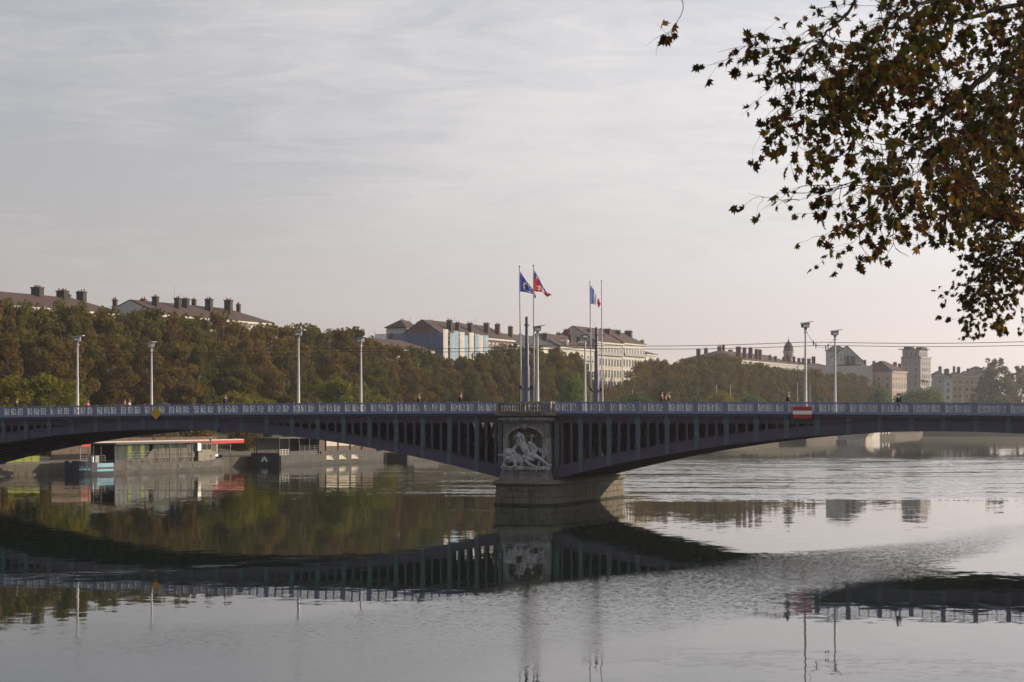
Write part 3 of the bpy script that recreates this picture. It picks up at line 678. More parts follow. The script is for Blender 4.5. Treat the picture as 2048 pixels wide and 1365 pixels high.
FM = dict(blue=fmat('flag_blue', (0.05, 0.07, 0.36)), yel=fmat('flag_yellow', (0.75, 0.58, 0.04)), red=fmat('flag_red', (0.55, 0.03, 0.04)), white=fmat('flag_white', (0.78, 0.78, 0.80)), fblue=fmat('flag_pale_blue', (0.16, 0.22, 0.55)))
LION = ["............", "....##..#...", "...####.##..", "..##.##..#..", "...####.##..", "..#####.#...", ".##.####....", "#..#####.#..", "...######...", "..##.###....", ".##...##....", "##...##.....", "....##......", "...##.#....."]
FLEUR = [".#.", "###", ".#."]
def flag(kind, top, hoist, path, mats, pick, label):
    """limp cloth hung from its hoist; `path` gives the fall of the upper edge as (right, down) in metres"""
    nu, nv = 48, 30; b = MB(); vs = []
    def edge(p, s):
        s *= len(p)-1; i = min(int(s), len(p)-2); f = s-i; return (p[i][0]+(p[i+1][0]-p[i][0])*f, p[i][1]+(p[i+1][1]-p[i][1])*f)
    for j in range(nv+1):
        for i in range(nu+1):
            u, v = i/nu, j/nv
            xa, za = edge(path, u); xb, zb = edge(hoist, u)
            x = xa+(xb-xa)*v; z = za+(zb-za)*v
            fold = 0.16*math.sin(9*u+2.6*v)*u**0.6 + 0.09*math.sin(17*u-3*v+1)*u + 0.05*math.sin(26*u+v)
            vs.append((x+0.03*math.sin(14*u+4*v)*u, fold*(0.5+0.5*v)+0.1*u, -z))
    fs = [(j*(nu+1)+i, j*(nu+1)+i+1, (j+1)*(nu+1)+i+1, (j+1)*(nu+1)+i) for j in range(nv) for i in range(nu)]
    b.add(vs, fs, 0, True); b.m = [pick((i+0.5)/nu, (j+0.5)/nv) for j in range(nv) for i in range(nu)]
    o = b.build('flag', mats, None, top, -AL*0.5); return tag(o, label, 'flag', 'flags on the pier')
def eu(u, v):
    for k in range(12):
        a = 2*math.pi*k/12
        if math.hypot((u-0.5)*1.5-0.34*math.cos(a), v-0.5-0.34*math.sin(a)) < 0.062: return 1
    return 0
def ly(u, v):
    if v < 0.30:
        for c in (0.2, 0.5, 0.8):
            if abs(u-c) < 0.05 and abs(v-0.15) < 0.09: return 2
        return 0
    i, j = int((u-0.22)/0.56*12), int((v-0.34)/0.62*14)
    return 3 if 0 <= i < 12 and 0 <= j < 14 and LION[j][i] == '#' else 1
def fr(u, v): return 0 if u < 0.34 else 1 if u < 0.67 else 2
Ye = FP['eu'][0]; k_ = Ye.y/F
flag('eu', Ye+Vector((0.03, 0, -0.32)), [(0, 41*k_), (6*k_, 42*k_), (14*k_, 43*k_), (27*k_, 47*k_), (31*k_, 57*k_)], [(0, 0), (8*k_, 13*k_), (18*k_, 27*k_), (29*k_, 40*k_), (32*k_, 52*k_)], [FM['blue'], FM['yel']], eu, 'limp blue flag with a ring of yellow stars on the leftmost flagpole')
Ye = FP['ly'][0]
flag('ly', Ye+Vector((0.03, 0, -0.3)), [(0, 43*k_), (8*k_, 44*k_), (17*k_, 45*k_), (23*k_, 52*k_), (29*k_, 55*k_)], [(0, 0), (9*k_, 15*k_), (18*k_, 33*k_), (25*k_, 44*k_), (35*k_, 50*k_)], [FM['blue'], FM['red'], FM['yel'], FM['white']], ly, 'drooping red flag with a blue top band and a white lion')
Ye = FP['fr'][0]; k_ = Ye.y/F
flag('fr', Ye+Vector((0.03, 0, -0.25)), [(0, 38*k_), (5*k_, 38*k_), (11*k_, 40*k_), (15*k_, 42*k_), (18*k_, 47*k_)], [(0, 0), (6*k_, 8*k_), (12*k_, 19*k_), (18*k_, 30*k_), (20*k_, 38*k_)], [FM['fblue'], FM['white'], FM['red']], fr, 'limp blue, white and red tricolour flag')

# overhead wires with a suspension between the right-hand lamps
def wire(w_, z, label):
    o = tag(MB().tube([B(t, w_, z-0.22*math.sin(math.pi*((t+69)/23.2 % 1))+drop(t)*0.5) for t in ts_range(-69, 69, 60)], 0.013, 5).build('overhead_wire', M_WIRE), label, 'wire', 'overhead wires above the carriageway'); return o
for w_, z, n_ in ((5.2, 14.25, 'the nearest'), (6.0, 14.25, 'second from the near railing'), (12.2, 14.2, 'third from the near railing'), (13.0, 14.2, 'the farthest')):
    wire(w_, z, f'thin black overhead wire running along the bridge, {n_} of four')
ta, tb = t_at(1611, 1.0), t_at(1670, 17.4)
pts = []
for i in range(13):
    f = i/12; p = B(ta+(tb-ta)*f, 1.0+16.4*f, 15.0-1.15*math.sin(math.pi*f)); pts.append(p)
o = thing('suspension_cable', 'thin sagging cable with insulators strung between the two right lamp posts', 'cable', pts[0])
MB().tube([p-pts[0] for p in pts], 0.02, 5).build('cable', M_WIRE, o)
for i in (3, 4, 8, 9):
    p = pts[i]-pts[0]; MB().tube([p+Vector((0, 0, 0.12)), p+Vector((0, 0, -0.14)), p+Vector((0.0, 0, -0.34))], [0.05, 0.06, 0.02], 6).build('insulator', M_DARK, o)

# navigation boards on the near face
M_YEL = mat('board_yellow', (0.50, 0.30, 0.01), 0.6, 0.08, 3); M_RED = mat('board_red', (0.36, 0.025, 0.03), 0.6, 0.08, 3)
t = t_at(312, -0.5); o = thing('navigation_sign', 'yellow diamond board fixed to the bridge railing', 'sign', B(t, -0.50, 8.07), -AL)
MB().prism([(-0.60, 0), (0, -0.60), (0.60, 0), (0, 0.60)], -0.02, 0.02, 'y').build('board', M_YEL, o)
MB().box(-0.04, 0.04, 0.02, 0.34, 0.10, 0.16).box(-0.04, 0.04, 0.02, 0.30, -0.04, 0.02).build('bracket', M_DARK, o)
t = t_at(1605, -0.5); o = thing('navigation_sign', 'red board with a white middle stripe fixed to the bridge railing', 'sign', B(t, -0.52, 8.10), -AL)
for z0, z1, m in ((0.15, 0.48, M_RED), (-0.155, 0.147, M_WHITE), (-0.48, -0.16, M_RED)): MB().box(-0.80, 0.80, -0.02, 0.02, z0, z1).build('stripe', m, o)
MB().box(-0.78, 0.78, 0.023, 0.06, -0.46, 0.46).box(-0.6, -0.54, 0.06, 0.32, 0.0, 0.06).box(0.54, 0.6, 0.06, 0.32, 0.0, 0.06).build('backing', M_DARK, o)

# ------------------------------------------------------------------ people crossing the bridge
M_SKIN = mat('skin', (0.42, 0.25, 0.18), 0.6, 0.05, 5)
CL = {k: mat('cloth_'+k, c, 0.9, 0.15, 6) for k, c in dict(black=(0.012, 0.012, 0.014), navy=(0.02, 0.025, 0.05), green=(0.03, 0.05, 0.04), pink=(0.55, 0.08, 0.16), pale=(0.45, 0.43, 0.42), brown=(0.10, 0.055, 0.03), denim=(0.05, 0.07, 0.13), beige=(0.30, 0.23, 0.16)).items()}
HAIR = {k: mat('hair_'+k, c, 0.7, 0.15, 20) for k, c in dict(dark=(0.015, 0.011, 0.009), brown=(0.06, 0.035, 0.02), grey=(0.30, 0.29, 0.28), fair=(0.30, 0.20, 0.10)).items()}
def person(px_, w_, h, face, top, legs, hair, label, stride=0.32, long_hair=False, pack=None, arm=0.0, coat=0.0):
    """face: +1 walks right, -1 walks left along the bridge"""
    t = t_at(px_, w_); o = thing('person', label, 'person', B(t, w_, 8.135+drop(t)), -AL + (0 if face > 0 else math.pi), 'people on the bridge')
    s = h/1.75; V = lambda x, y, z: Vector((x*s, y*s, z*s)); rs = lambda l: [a*s for a in l]
    ft, bk = stride, -stride
    # body: head with nose and ears, neck, arms with hands, legs with feet, one surface
    caps = [([V(0, 0, 1.42), V(0.015, 0, 1.52), V(0.03, 0, 1.60)], rs([0.075, 0.06, 0.07])), ([V(0, 0, 0.95), V(0, 0, 1.15), V(0, 0, 1.40)], rs([0.14, 0.13, 0.15]))]
    balls = [(V(0.03, 0, 1.645), tuple(rs([0.098, 0.078, 0.118]))), (V(0.128, 0, 1.63), tuple(rs([0.02, 0.016, 0.022]))), (V(0.02, 0.082, 1.635), tuple(rs([0.02, 0.014, 0.03]))), (V(0.02, -0.082, 1.635), tuple(rs([0.02, 0.014, 0.03])))]
    legsc, armsc = [], []
    for sy, f in ((1, ft), (-1, bk)):
        legsc.append(([V(0, sy*0.09, 0.93), V(f*0.55+0.05, sy*0.095, 0.50), V(f-0.05*(f < 0), sy*0.09, 0.10)], rs([0.095, 0.068, 0.05])))
        caps.append(([V(f, sy*0.09, 0.10), V(f, sy*0.09, 0.045), V(f+0.15, sy*0.10, 0.03)], rs([0.045, 0.045, 0.03])))
        if arm and sy < 0:
            el, ha = V(0.10, sy*0.25, 1.16), V(0.24, sy*0.10, 1.40)
        else:
            el, ha = V(-f*0.45-0.03, sy*0.24, 1.13), V(-f*0.75+0.08, sy*0.23, 0.88)
        armsc.append(([V(0, sy*0.17, 1.40), V(0, sy*0.20, 1.36), el, el.lerp(ha, 0.9)], rs([0.07, 0.07, 0.055, 0.045])))
        d = (ha-el).normalized(); caps.append(([el.lerp(ha, 0.85), ha], rs([0.032, 0.036])))
        for q in range(4): caps.append(([ha+V(0.0, 0.025*(q-1.5), 0), ha+V(0.0, 0.022*(q-1.5), 0)+d*0.05*s, ha+d*(0.085+0.01*(q in (1, 2)))*s+V(0.015, 0.018*(q-1.5), 0)], rs([0.011, 0.010, 0.009])))
        caps.append(([ha+V(0.02, 0, 0)-d*0.02*s, ha+V(0.05, 0, 0)+d*0.03*s], rs([0.012, 0.010])))
    blob('body', caps, M_SKIN, o, 0.014*s, balls, 2)
    blob('trousers', legsc + [([V(0, -0.07, 0.95), V(0, 0.07, 0.95)], rs([0.12, 0.12]))], CL[legs], o, 0.025, (), 3)
    tz = 0.88-coat
    jk = [([V(0, 0, tz), V(0, 0, 1.10), V(0, 0, 1.30)], rs([0.155+coat*0.1, 0.15, 0.165])), ([V(0, -0.15, 1.38), V(0, 0.15, 1.38)], rs([0.09, 0.09])), ([V(0, -0.09, 1.12), V(0, -0.11, 1.32)], rs([0.12, 0.12])), ([V(0, 0.09, 1.12), V(0, 0.11, 1.32)], rs([0.12, 0.12])), ([V(0, 0, 1.40), V(0.01, 0, 1.50)], rs([0.09, 0.075]))] + armsc
    blob('jacket', jk, CL[top], o, 0.025, (), 3)
    hc = [([V(-0.03, 0, 1.68), V(-0.01, 0, 1.715), V(0.05, 0, 1.73)], rs([0.095, 0.085, 0.06]))]
    if long_hair: hc.append(([V(-0.06, 0, 1.66), V(-0.085, 0, 1.52), V(-0.09, 0, 1.40)], rs([0.085, 0.085, 0.06])))
    blob('hair', hc, HAIR[hair], o, 0.02, (), 2)
    if pack:
        b = tag(blob('backpack', [([V(-0.22, 0, 1.0), V(-0.23, 0, 1.34)], rs([0.13, 0.12]))], CL[pack], None, 0.03, (), 3), 'dark backpack worn by the ' + label, 'backpack')
        b.location = o.location; b.rotation_euler = o.rotation_euler
    return o
person(33, 1.6, 1.72, 1, 'black', 'black', 'dark', 'person in black at the left end of the bridge', coat=0.3)
person(176, 16.2, 1.66, -1, 'pink', 'denim', 'fair', 'person in a pink top beside the leftmost lamp post')
person(249, 16.4, 1.72, 1, 'brown', 'black', 'brown', 'person in brown, left of a walking pair between the left lamps')
person(259, 16.0, 1.66, 1, 'pale', 'denim', 'fair', 'person in a pale jacket, right of a walking pair between the left lamps')
person(450, 1.6, 1.80, 1, 'navy', 'black', 'dark', 'person in dark blue with a raised arm right of the yellow diamond', arm=1.0)
person(838, 1.8, 1.68, -1, 'green', 'black', 'grey', 'person in a dark green coat left of the pier', coat=0.25)
person(921, 1.5, 1.76, 1, 'black', 'navy', 'dark', 'person in black nearest the pier on its left')
person(1323, 1.5, 1.80, 1, 'brown', 'black', 'dark', 'tall person with long dark hair in a group right of the pier', long_hair=True)
person(1332, 2.2, 1.66, 1, 'beige', 'denim', 'brown', 'person in a beige jacket in the middle of the group of three', long_hair=True)
person(1337, 1.4, 1.72, -1, 'brown', 'beige', 'fair', 'fair-haired person on the right of the group of three')
person(1576, 1.6, 1.74, 1, 'black', 'black', 'grey', 'person in a black coat left of the red and white board', coat=0.4)
person(1796, 1.4, 1.66, -1, 'black', 'navy', 'dark', 'person in black walking alone, rightmost on the bridge', pack='black')
# ------------------------------------------------------------------ moored barges and the lower quay
M_HULLG = mat('hull_grey_weathered', (0.055, 0.051, 0.045), 0.75, 0.45, 0.9)
M_HULLN = mat('hull_navy', (0.018, 0.022, 0.035), 0.6, 0.3, 1.0)
M_HULLD = mat('hull_dark_grey', (0.045, 0.043, 0.041), 0.75, 0.3, 0.8)
M_HULLK = mat('hull_black', (0.014, 0.014, 0.016), 0.6, 0.2, 1)
M_STEELC = mat('cabin_grey_paint', (0.075, 0.07, 0.052), 0.7, 0.15, 1.2)
M_ROOFG = mat('boat_roof_grey', (0.085, 0.08, 0.075), 0.8, 0.15, 0.8)
M_CYAN = mat('stripe_light_blue', (0.13, 0.30, 0.37), 0.6, 0.06, 2)
M_GLASS = mat('dark_glass', (0.03, 0.035, 0.03), 0.08, 0.2, 0.5, spec=0.7)
M_GLASSG = mat('greenish_glass', (0.03, 0.045, 0.03), 0.10, 0.3, 0.6, spec=0.7)
M_CREAM = mat('cream_panel', (0.40, 0.36, 0.26), 0.7, 0.06, 1)
M_TIMB = mat('timber_cladding', (0.085, 0.06, 0.045), 0.85, 0.3, 1.5)
M_LIME = mat('lime_banner', (0.16, 0.19, 0.012), 0.7, 0.1, 2)
M_LIMEG = mat('lime_tinted_glass', (0.12, 0.15, 0.02), 0.15)
M_AWR = mat('awning_red', (0.40, 0.04, 0.035), 0.8, 0.06, 2); M_AWW = mat('awning_white', (0.45, 0.40, 0.37), 0.8, 0.06, 2)
def hull_mesh(Ln, Wd, h_mid, bow, stern, nose_l, nose_r, mat_split, mats, name, parent):
    """barge hull: x along the quay, y inland from the river side; blunt rounded ends, sheer rising to the ends"""
    rings = []; N_ = 40
    xs = sorted(set([Ln*i/N_ for i in range(N_+1)] + list(mat_split) + [0.15, 0.4, Ln-0.4, Ln-0.15]))
    b = MB()
    for x in xs:
        f = 1.0
        if x < nose_l: f = math.sqrt(max(1-((nose_l-x)/nose_l)**2.2, 0.02))
        if x > Ln-nose_r: f = math.sqrt(max(1-((x-Ln+nose_r)/nose_r)**2.2, 0.02))
        sh = h_mid + bow*max(0, 1-x/9)**2 + stern*max(0, 1-(Ln-x)/8)**2
        hw = Wd/2*f; c = Wd/2
        rings.append([(x, c-hw*0.90, -1.0), (x, c-hw*0.97, 0.05), (x, c-hw, 0.5), (x, c-hw, sh), (x, c-hw+min(0.12, hw*.4), sh), (x, c-hw+min(0.12, hw*.4), sh-0.3),
                      (x, c+hw-min(0.12, hw*.4), sh-0.3), (x, c+hw-min(0.12, hw*.4), sh), (x, c+hw, sh), (x, c+hw, 0.5), (x, c+hw*0.97, 0.05), (x, c+hw*0.90, -1.0)])
    b.loft(rings, 0)
    n = 12
    for k in range(len(xs)-1):
        if (xs[k]+xs[k+1])/2 < mat_split[0]:
            for i in range(n): b.m[k*n+i] = 1
    b.m[-2] = 1
    o = b.build(name, mats, parent); return o, (lambda x: h_mid + bow*max(0, 1-x/9)**2 + stern*max(0, 1-(Ln-x)/8)**2)
def rail_run(parent, x0, x1, y, z, h=0.95, step=1.5, rails=3, m=None):
    m = m or M_GREY; b = MB(); n = max(1, round((x1-x0)/step))
    for k in range(rails): b.box(x0, x1, y-0.02, y+0.02, z+h*(k+1)/rails-0.03, z+h*(k+1)/rails)
    b.build('railing', m, parent)
    me = MB().box(-0.025, 0.025, -0.026, 0.026, 0, h).mesh('railing_post', m)
    for i in range(n+1): link('railing_post', me, parent, (x0+(x1-x0)*i/n, y, z))
def dirrot(a, b_): return math.atan2(b_[1]-a[1], b_[0]-a[0])

# barge with navy bow and light blue stripes
Pn = Vector((-41.4, 292.6, 0)); uu = U.copy(); L1 = 35.5
b1 = thing('moored_barge', 'long grey houseboat barge with dark navy bow and light blue stripes', 'barge', Pn-uu*L1, QROT)
hull, sh1 = hull_mesh(L1, 5.0, 1.45, 0.55, 0.75, 4.2, 2.6, [6.2], [M_HULLG, M_HULLN], 'hull', b1)
def bowy(x, nose=4.2, Wd=5.0):
    f = math.sqrt(max(1-((nose-x)/nose)**2.2, 0.02)) if x < nose else 1.0
    return Wd/2*(1-f)
for z0, z1 in ((1.10, 1.62), (0.55, 0.82)):
    b = MB(); xs = ts_range(2.6, 6.1, 10)
    b.loft([[(x, bowy(x)-0.025, z0), (x, bowy(x)-0.012, z0), (x, bowy(x)-0.012, z1), (x, bowy(x)-0.025, z1)] for x in xs]); b.build('blue_stripe', M_CYAN, b1)
M_PALEB = mat('lettering_pale_blue', (0.16, 0.32, 0.40), 0.6)
def on_bow(s):           # point on the rounded bow, s = 0 at the river side, 1 at the stem
    a = s*math.pi/2*0.96; x = 4.2*(1-math.sin(a)**0.95); return (x, bowy(x)-0.02)
b = MB()                 # hand-painted lettering on the stem: short leaning strokes
for s0, h, ln in ((0.74, 0.30, 0.4), (0.70, 0.0, 0.3), (0.66, 0.42, 0.6), (0.62, 0.1, 0.35), (0.585, 0.0, 0.32), (0.55, 0.45, 0.65), (0.51, 0.05, 0.32), (0.47, 0.05, 0.34)):
    p, q = on_bow(s0), on_bow(s0-0.02)
    b.tube([(p[0]-0.03, p[1]-0.03, 0.72), (q[0]-0.03, q[1]-0.03, 0.72+0.35+h*0.6)], 0.045, 5); b.ball((p[0]-0.02, p[1]-0.03, 0.78), (0.10, 0.10, 0.12), 6, 4)
b.build('lettering', M_PALEB, b1)
for x, m in ((9.0, M_GLASSG), (12.4, M_GLASSG), (21.6, M_GLASSG), (25.4, M_GLASSG)):
    wv_ = MB().box(x, x+1.9, -0.05, -0.012, 0.50, 1.12).build('hull_window', M_STEELC, b1); MB().box(x+0.12, x+1.78, -0.075, -0.052, 0.58, 1.05).build('pane', m, wv_)
MB().prism([(29.6, 0.62), (32.3, 0.66), (33.0, 1.55), (31.2, 1.5)], -0.025, -0.013, 'y').build('hull_patch', M_ROOFG, b1)
# deckhouse: glazed front half, panelled rear half, flat roof
z1 = 1.42
MB().box(7.2, 26.5, 0.55, 4.6, z1-0.1, z1+0.55).build('coaming', M_HULLG, b1)
MB().box(7.0, 27.6, 0.15, 4.9, 4.05, 4.22).build('cabin_roof', M_ROOFG, b1)
for i in range(9):
    x = 7.4+i*1.0; f = MB().box(x, x+0.08, 0.7, 0.78, z1+0.55, 4.05).build('mullion', M_DARK, b1)
for i in range(8):
    x = 7.49+i*1.0; MB().box(x, x+0.90, 0.72, 0.75, z1+0.56, 4.04).build('glass_pane', M_GLASSG if i % 3 else M_LIMEG if i in (3, 6) else M_GLASS, b1)
for i in range(10):
    x = 16.4+i*1.06; MB().box(x+0.015, x+1.045, 0.68, 0.8, z1+0.56, 3.35 if i < 8 else 4.04).build('wall_panel', M_STEELC, b1)
    if i < 8: MB().box(x+0.04, x+1.02, 0.72, 0.76, 3.36, 4.03).build('clerestory_pane', M_GLASS if i % 2 else M_GLASSG, b1)
MB().prism([(14.2, z1+0.56), (16.4, z1+0.56), (16.4, 3.4)], 0.55, 0.66, 'y').build('stair_panel', M_STEELC, b1)
MB().box(7.3, 26.6, 4.3, 4.5, z1+0.5, 4.04).build('rear_wall', M_TIMB, b1)
rail_run(b1, 9.8, 15.2, 0.3, 1.5, 1.5, 1.35, 4); rail_run(b1, 16.8, 26.0, 0.3, 1.5, 1.3, 2.3, 2)
rail_run(b1, 0.9, 6.5, 1.6, 1.7, 0.9, 1.4, 3)
for x in (17.2, 20.0, 22.9, 25.6): MB().box(x-0.05, x+0.05, 0.28, 0.38, 1.42, 4.05).build('roof_post', M_DARK, b1)
for x in (2.2, 3.3, 5.0): MB().box(x-0.04, x+0.04, 1.2, 1.28, 1.6, 3.9).build('roof_post', M_DARK, b1)
MB().box(4.0, 4.9, 1.4, 2.4, 1.5, 2.6).build('deck_locker', M_GREY, b1); MB().lathe([(0.16, 0), (0.16, 0.9)], (3.1, 1.2, 1.6), 8).build('bollard', M_WHITE, b1)
o = MB().box(26.9, 27.8, 0.1, 0.14, 2.9, 4.0).build('notice_board', M_WHITE, b1)
# wheelhouse at the stern end
M_WHOUSE = mat('wheelhouse_pale_paint', (0.17, 0.155, 0.12), 0.7, 0.2, 1.2)
MB().box(28.0, 32.6, 0.7, 4.3, 1.4, 2.75).build('wheelhouse_base', M_WHOUSE, b1)
wh = MB().box(29.6, 32.2, 1.1, 3.9, 2.75, 4.0).build('wheelhouse', M_WHOUSE, b1)
MB().box(29.3, 32.6, 0.9, 4.1, 4.0, 4.14).build('wheelhouse_roof', M_ROOFG, b1)
for x in (29.75, 31.0): MB().box(x, x+1.0, 1.05, 1.09, 3.05, 3.8).build('wheelhouse_window', M_GLASS, b1)
MB().box(31.9, 33.6, 0.9, 3.0, 2.0, 2.3).box(32.0, 33.0, 1.2, 2.8, 2.3, 2.6).build('stern_locker', M_WHITE, b1)
MB().lathe([(0.12, 0), (0.12, 0.5), (0.2, 0.55), (0.2, 0.75)], (32.3, 1.4, 3.9), 8).build('exhaust', M_GREY, b1)
MB().box(31.2, 31.4, 0.66, 0.69, 2.0, 2.3).build('porthole', M_GLASS, b1)

# restaurant barge with the leaf emblem
Pm = Vector((-21.5, 344.5, 0)); L2 = 36.8
b2 = thing('restaurant_barge', 'dark grey restaurant barge with timber cabin and white leaf emblem on its black bow', 'barge', Pm-uu*L2, QROT)
hull_mesh(L2, 5.2, 1.75, 0.0, 0.45, 0.5, 2.0, [0.8], [M_HULLD, M_HULLK], 'hull', b2)
# black flat bow, shown end-on
MB().box(-0.05, 0.0, 0.05, 5.15, 0.0, 2.1).build('bow_plate', M_HULLK, b2)
b = MB()
for a, l_ in ((-62, 0.75), (-28, 0.95), (0, 1.1), (28, 0.95), (60, 0.8)):
    dx, dz = math.sin(R(a)), math.cos(R(a)); px_, pz_ = dz, -dx
    c = Vector((2.45, 0.62)); m1 = c+Vector((dx, dz))*l_*0.3; m2 = c+Vector((dx, dz))*l_*0.62; e = c+Vector((dx, dz))*l_
    w_ = 0.12
    ps = [(m1.x, m1.y), (m2.x+px_*w_, m2.y+pz_*w_), (e.x, e.y), (m2.x-px_*w_, m2.y-pz_*w_)]
    b.prism([(5.2-x, z) for x, z in ps], -0.075, -0.055, 'x')
b.build('leaf_emblem', M_WHITE, b2)
for x in (3.2, 7.8, 9.0, 11.3, 13.6, 17.9, 22.2, 27.2, 28.4):
    MB().lathe([(0.16, 0), (0.16, 0.04)], (0, 0, 0), 10).build('porthole', M_GLASS, b2, (x, -0.005, 1.15)).rotation_euler = (R(90), 0, 0)
for x in (14.8, 19.1, 23.4):
    f = MB().box(x, x+2.4, -0.03, -0.006, 0.72, 1.55).build('hatch', M_GLASS, b2); MB().add([(x+0.05, -0.05, 0.78), (x+1.7, -0.05, 0.78), (x+1.0, -0.05, 1.45), (x+0.05, -0.05, 1.45), (x+0.05, -0.06, 0.78), (x+1.7, -0.6, 0.80), (x+1.0, -0.06, 1.45), (x+0.05, -0.06, 1.45)], [(0,1,2,3), (4,7,6,5), (0,4,5,1), (1,5,6,2), (2,6,7,3), (3,7,4,0)]).build('flap', M_CREAM, f)
zd = 1.75
MB().box(0.2, 13.5, 0.2, 5.0, 4.35, 4.5).build('terrace_roof', M_ROOFG, b2)
for x in (0.4, 3.4, 6.6, 9.9, 13.2):
    for y in (0.35, 4.85): MB().box(x-0.06, x+0.06, y-0.06, y+0.06, 1.45, 4.35).build('roof_post', M_DARK, b2)
MB().box(0.5, 13.2, 4.4, 4.6, 1.5, 4.34).build('terrace_back_wall', M_HULLK, b2)
rail_run(b2, 6.6, 13.2, 0.3, zd-0.2, 1.55, 1.65, 5); rail_run(b2, 0.5, 3.2, 0.3, zd-0.2, 1.1, 0.9, 4, M_WHITE); MB().box(3.6, 12.5, 0.32, 0.5, zd-0.25, zd+0.6).build('bulwark', M_HULLD, b2)
MB().box(13.5, 33.0, 0.75, 4.9, 4.35, 4.5).build('cabin_roof', M_ROOFG, b2)
for i in range(9):
    x = 13.6+i*2.1
    MB().box(x, x+2.07, 0.6, 0.8, zd-0.3, 2.95).build('timber_panel', M_TIMB, b2)
    MB().box(x, x+2.07, 0.62, 0.8, 2.97, 4.34).build('upper_panel', M_CREAM if 1 <= i <= 5 else M_TIMB, b2)
    if i in (1, 3, 5, 7): MB().box(x-0.06, x+0.06, 0.42, 0.58, zd-0.3, 4.34).build('cabin_post', M_DARK, b2)
MB().box(13.6, 32.5, 4.5, 4.7, zd-0.3, 4.34).build('rear_wall', M_TIMB, b2)
MB().box(13.5, 32.8, 0.14, 0.3, zd-0.1, zd+0.42).build('bulwark', M_HULLD, b2)
rail_run(b2, 32.8, 36.0, 0.5, 1.8, 1.0, 0.8, 2, M_DARK)

# third, low dark barge beyond
b3 = thing('work_barge', 'low dark barge moored beyond the restaurant barge, bow pointing right', 'barge', Vector((-18.6, 351.5, 0)), QROT)
hull_mesh(24, 4.2, 1.3, 0.1, 0.5, 0.6, 3.4, [0.3], [M_HULLD, M_HULLK], 'hull', b3); MB().box(5, 15, 1, 3.4, 1.0, 2.6).build('hold_cover', M_ROOFG, b3)

# red-striped awning of the quay cafe behind the barges
def QP(u, v, z=0.0): p = Vector((-60, 272, 0))+U*u+INL*v; p.z = z; return p
aw = thing('cafe_awning', 'long red and white striped awning on posts on the quay', 'awning', QP(8, 4.5, 1.6), QROT)
for i in range(11):
    x = i*4.0
    MB().hexa([(x, 0, 2.50), (x+3.98, 0, 2.50), (x+3.98, 0.7, 2.55), (x, 0.7, 2.55), (x, 0, 2.58), (x+3.98, 0, 2.58), (x+3.98, 0.7, 2.62), (x, 0.7, 2.62)]).build('awning_top', M_AWW, aw)
    MB().box(x, x+3.98, -0.06, -0.02, 1.95, 2.52).build('valance', M_AWR, aw); MB().box(x, x+3.98, -0.075, -0.062, 2.44, 2.52).build('valance_trim', M_AWW, aw)
    MB().box(x+0.06, x+0.16, 0.1, 0.2, 0, 2.5).build('post', M_WHITE if i % 2 else M_GREY, aw)
MB().box(0, 44, 5.0, 5.2, 0, 3.0).build('back_wall', M_TIMB, aw)
g = thing('sign_board', 'green and grey sign board on two posts above the awning', 'sign', QP(33.5, 9.5, 1.6), QROT-R(50))
for x in (0.2, 2.3): MB().box(x-0.06, x+0.06, -0.06, 0.06, 0, 4.6).build('post', M_GREY, g)
MB().box(0, 2.5, -0.1, -0.06, 4.0, 4.55).build('board', M_LIME, g); MB().box(0, 2.5, -0.1, -0.06, 4.56, 5.1).build('board', M_GREY, g)
MB().box(0.25, 2.25, -0.125, -0.105, 4.72, 4.92).build('lettering', M_WHITE, g)
gw = thing('gangway', 'dark gangway with lime green banners on its railing beside the navy bow', 'gangway', QP(-17.5, 0.6, 1.55), QROT)
MB().hexa([(0, -3, 0.1), (7, -4.5, 0.1), (7, -3.3, 0.1), (0, -1.8, 0.1), (0, -3, 0.25), (7, -4.5, 0.25), (7, -3.3, 0.25), (0, -1.8, 0.25)]).build('walkway', M_DARK, gw)
for i in range(4): MB().hexa([(0.3+i*1.3, -3.06-i*.28, 0.35), (1.5+i*1.3, -3.32-i*.28, 0.35), (1.5+i*1.3, -3.30-i*.28, 0.35), (0.3+i*1.3, -3.04-i*.28, 0.35), (0.3+i*1.3, -3.06-i*.28, 1.1), (1.5+i*1.3, -3.32-i*.28, 1.1), (1.5+i*1.3, -3.30-i*.28, 1.1), (0.3+i*1.3, -3.04-i*.28, 1.1)]).build('banner', M_LIME, gw)
for i in range(6): MB().box(i*1.3-0.03, i*1.3+0.03, -3.0-i*.28, -2.94-i*.28, 0.2, 1.3).build('railing_post', M_DARK, gw)
MB().box(2.0, 2.3, -0.3, 0.0, -3, 2.0).build('mooring_pile', M_TIMB, gw)
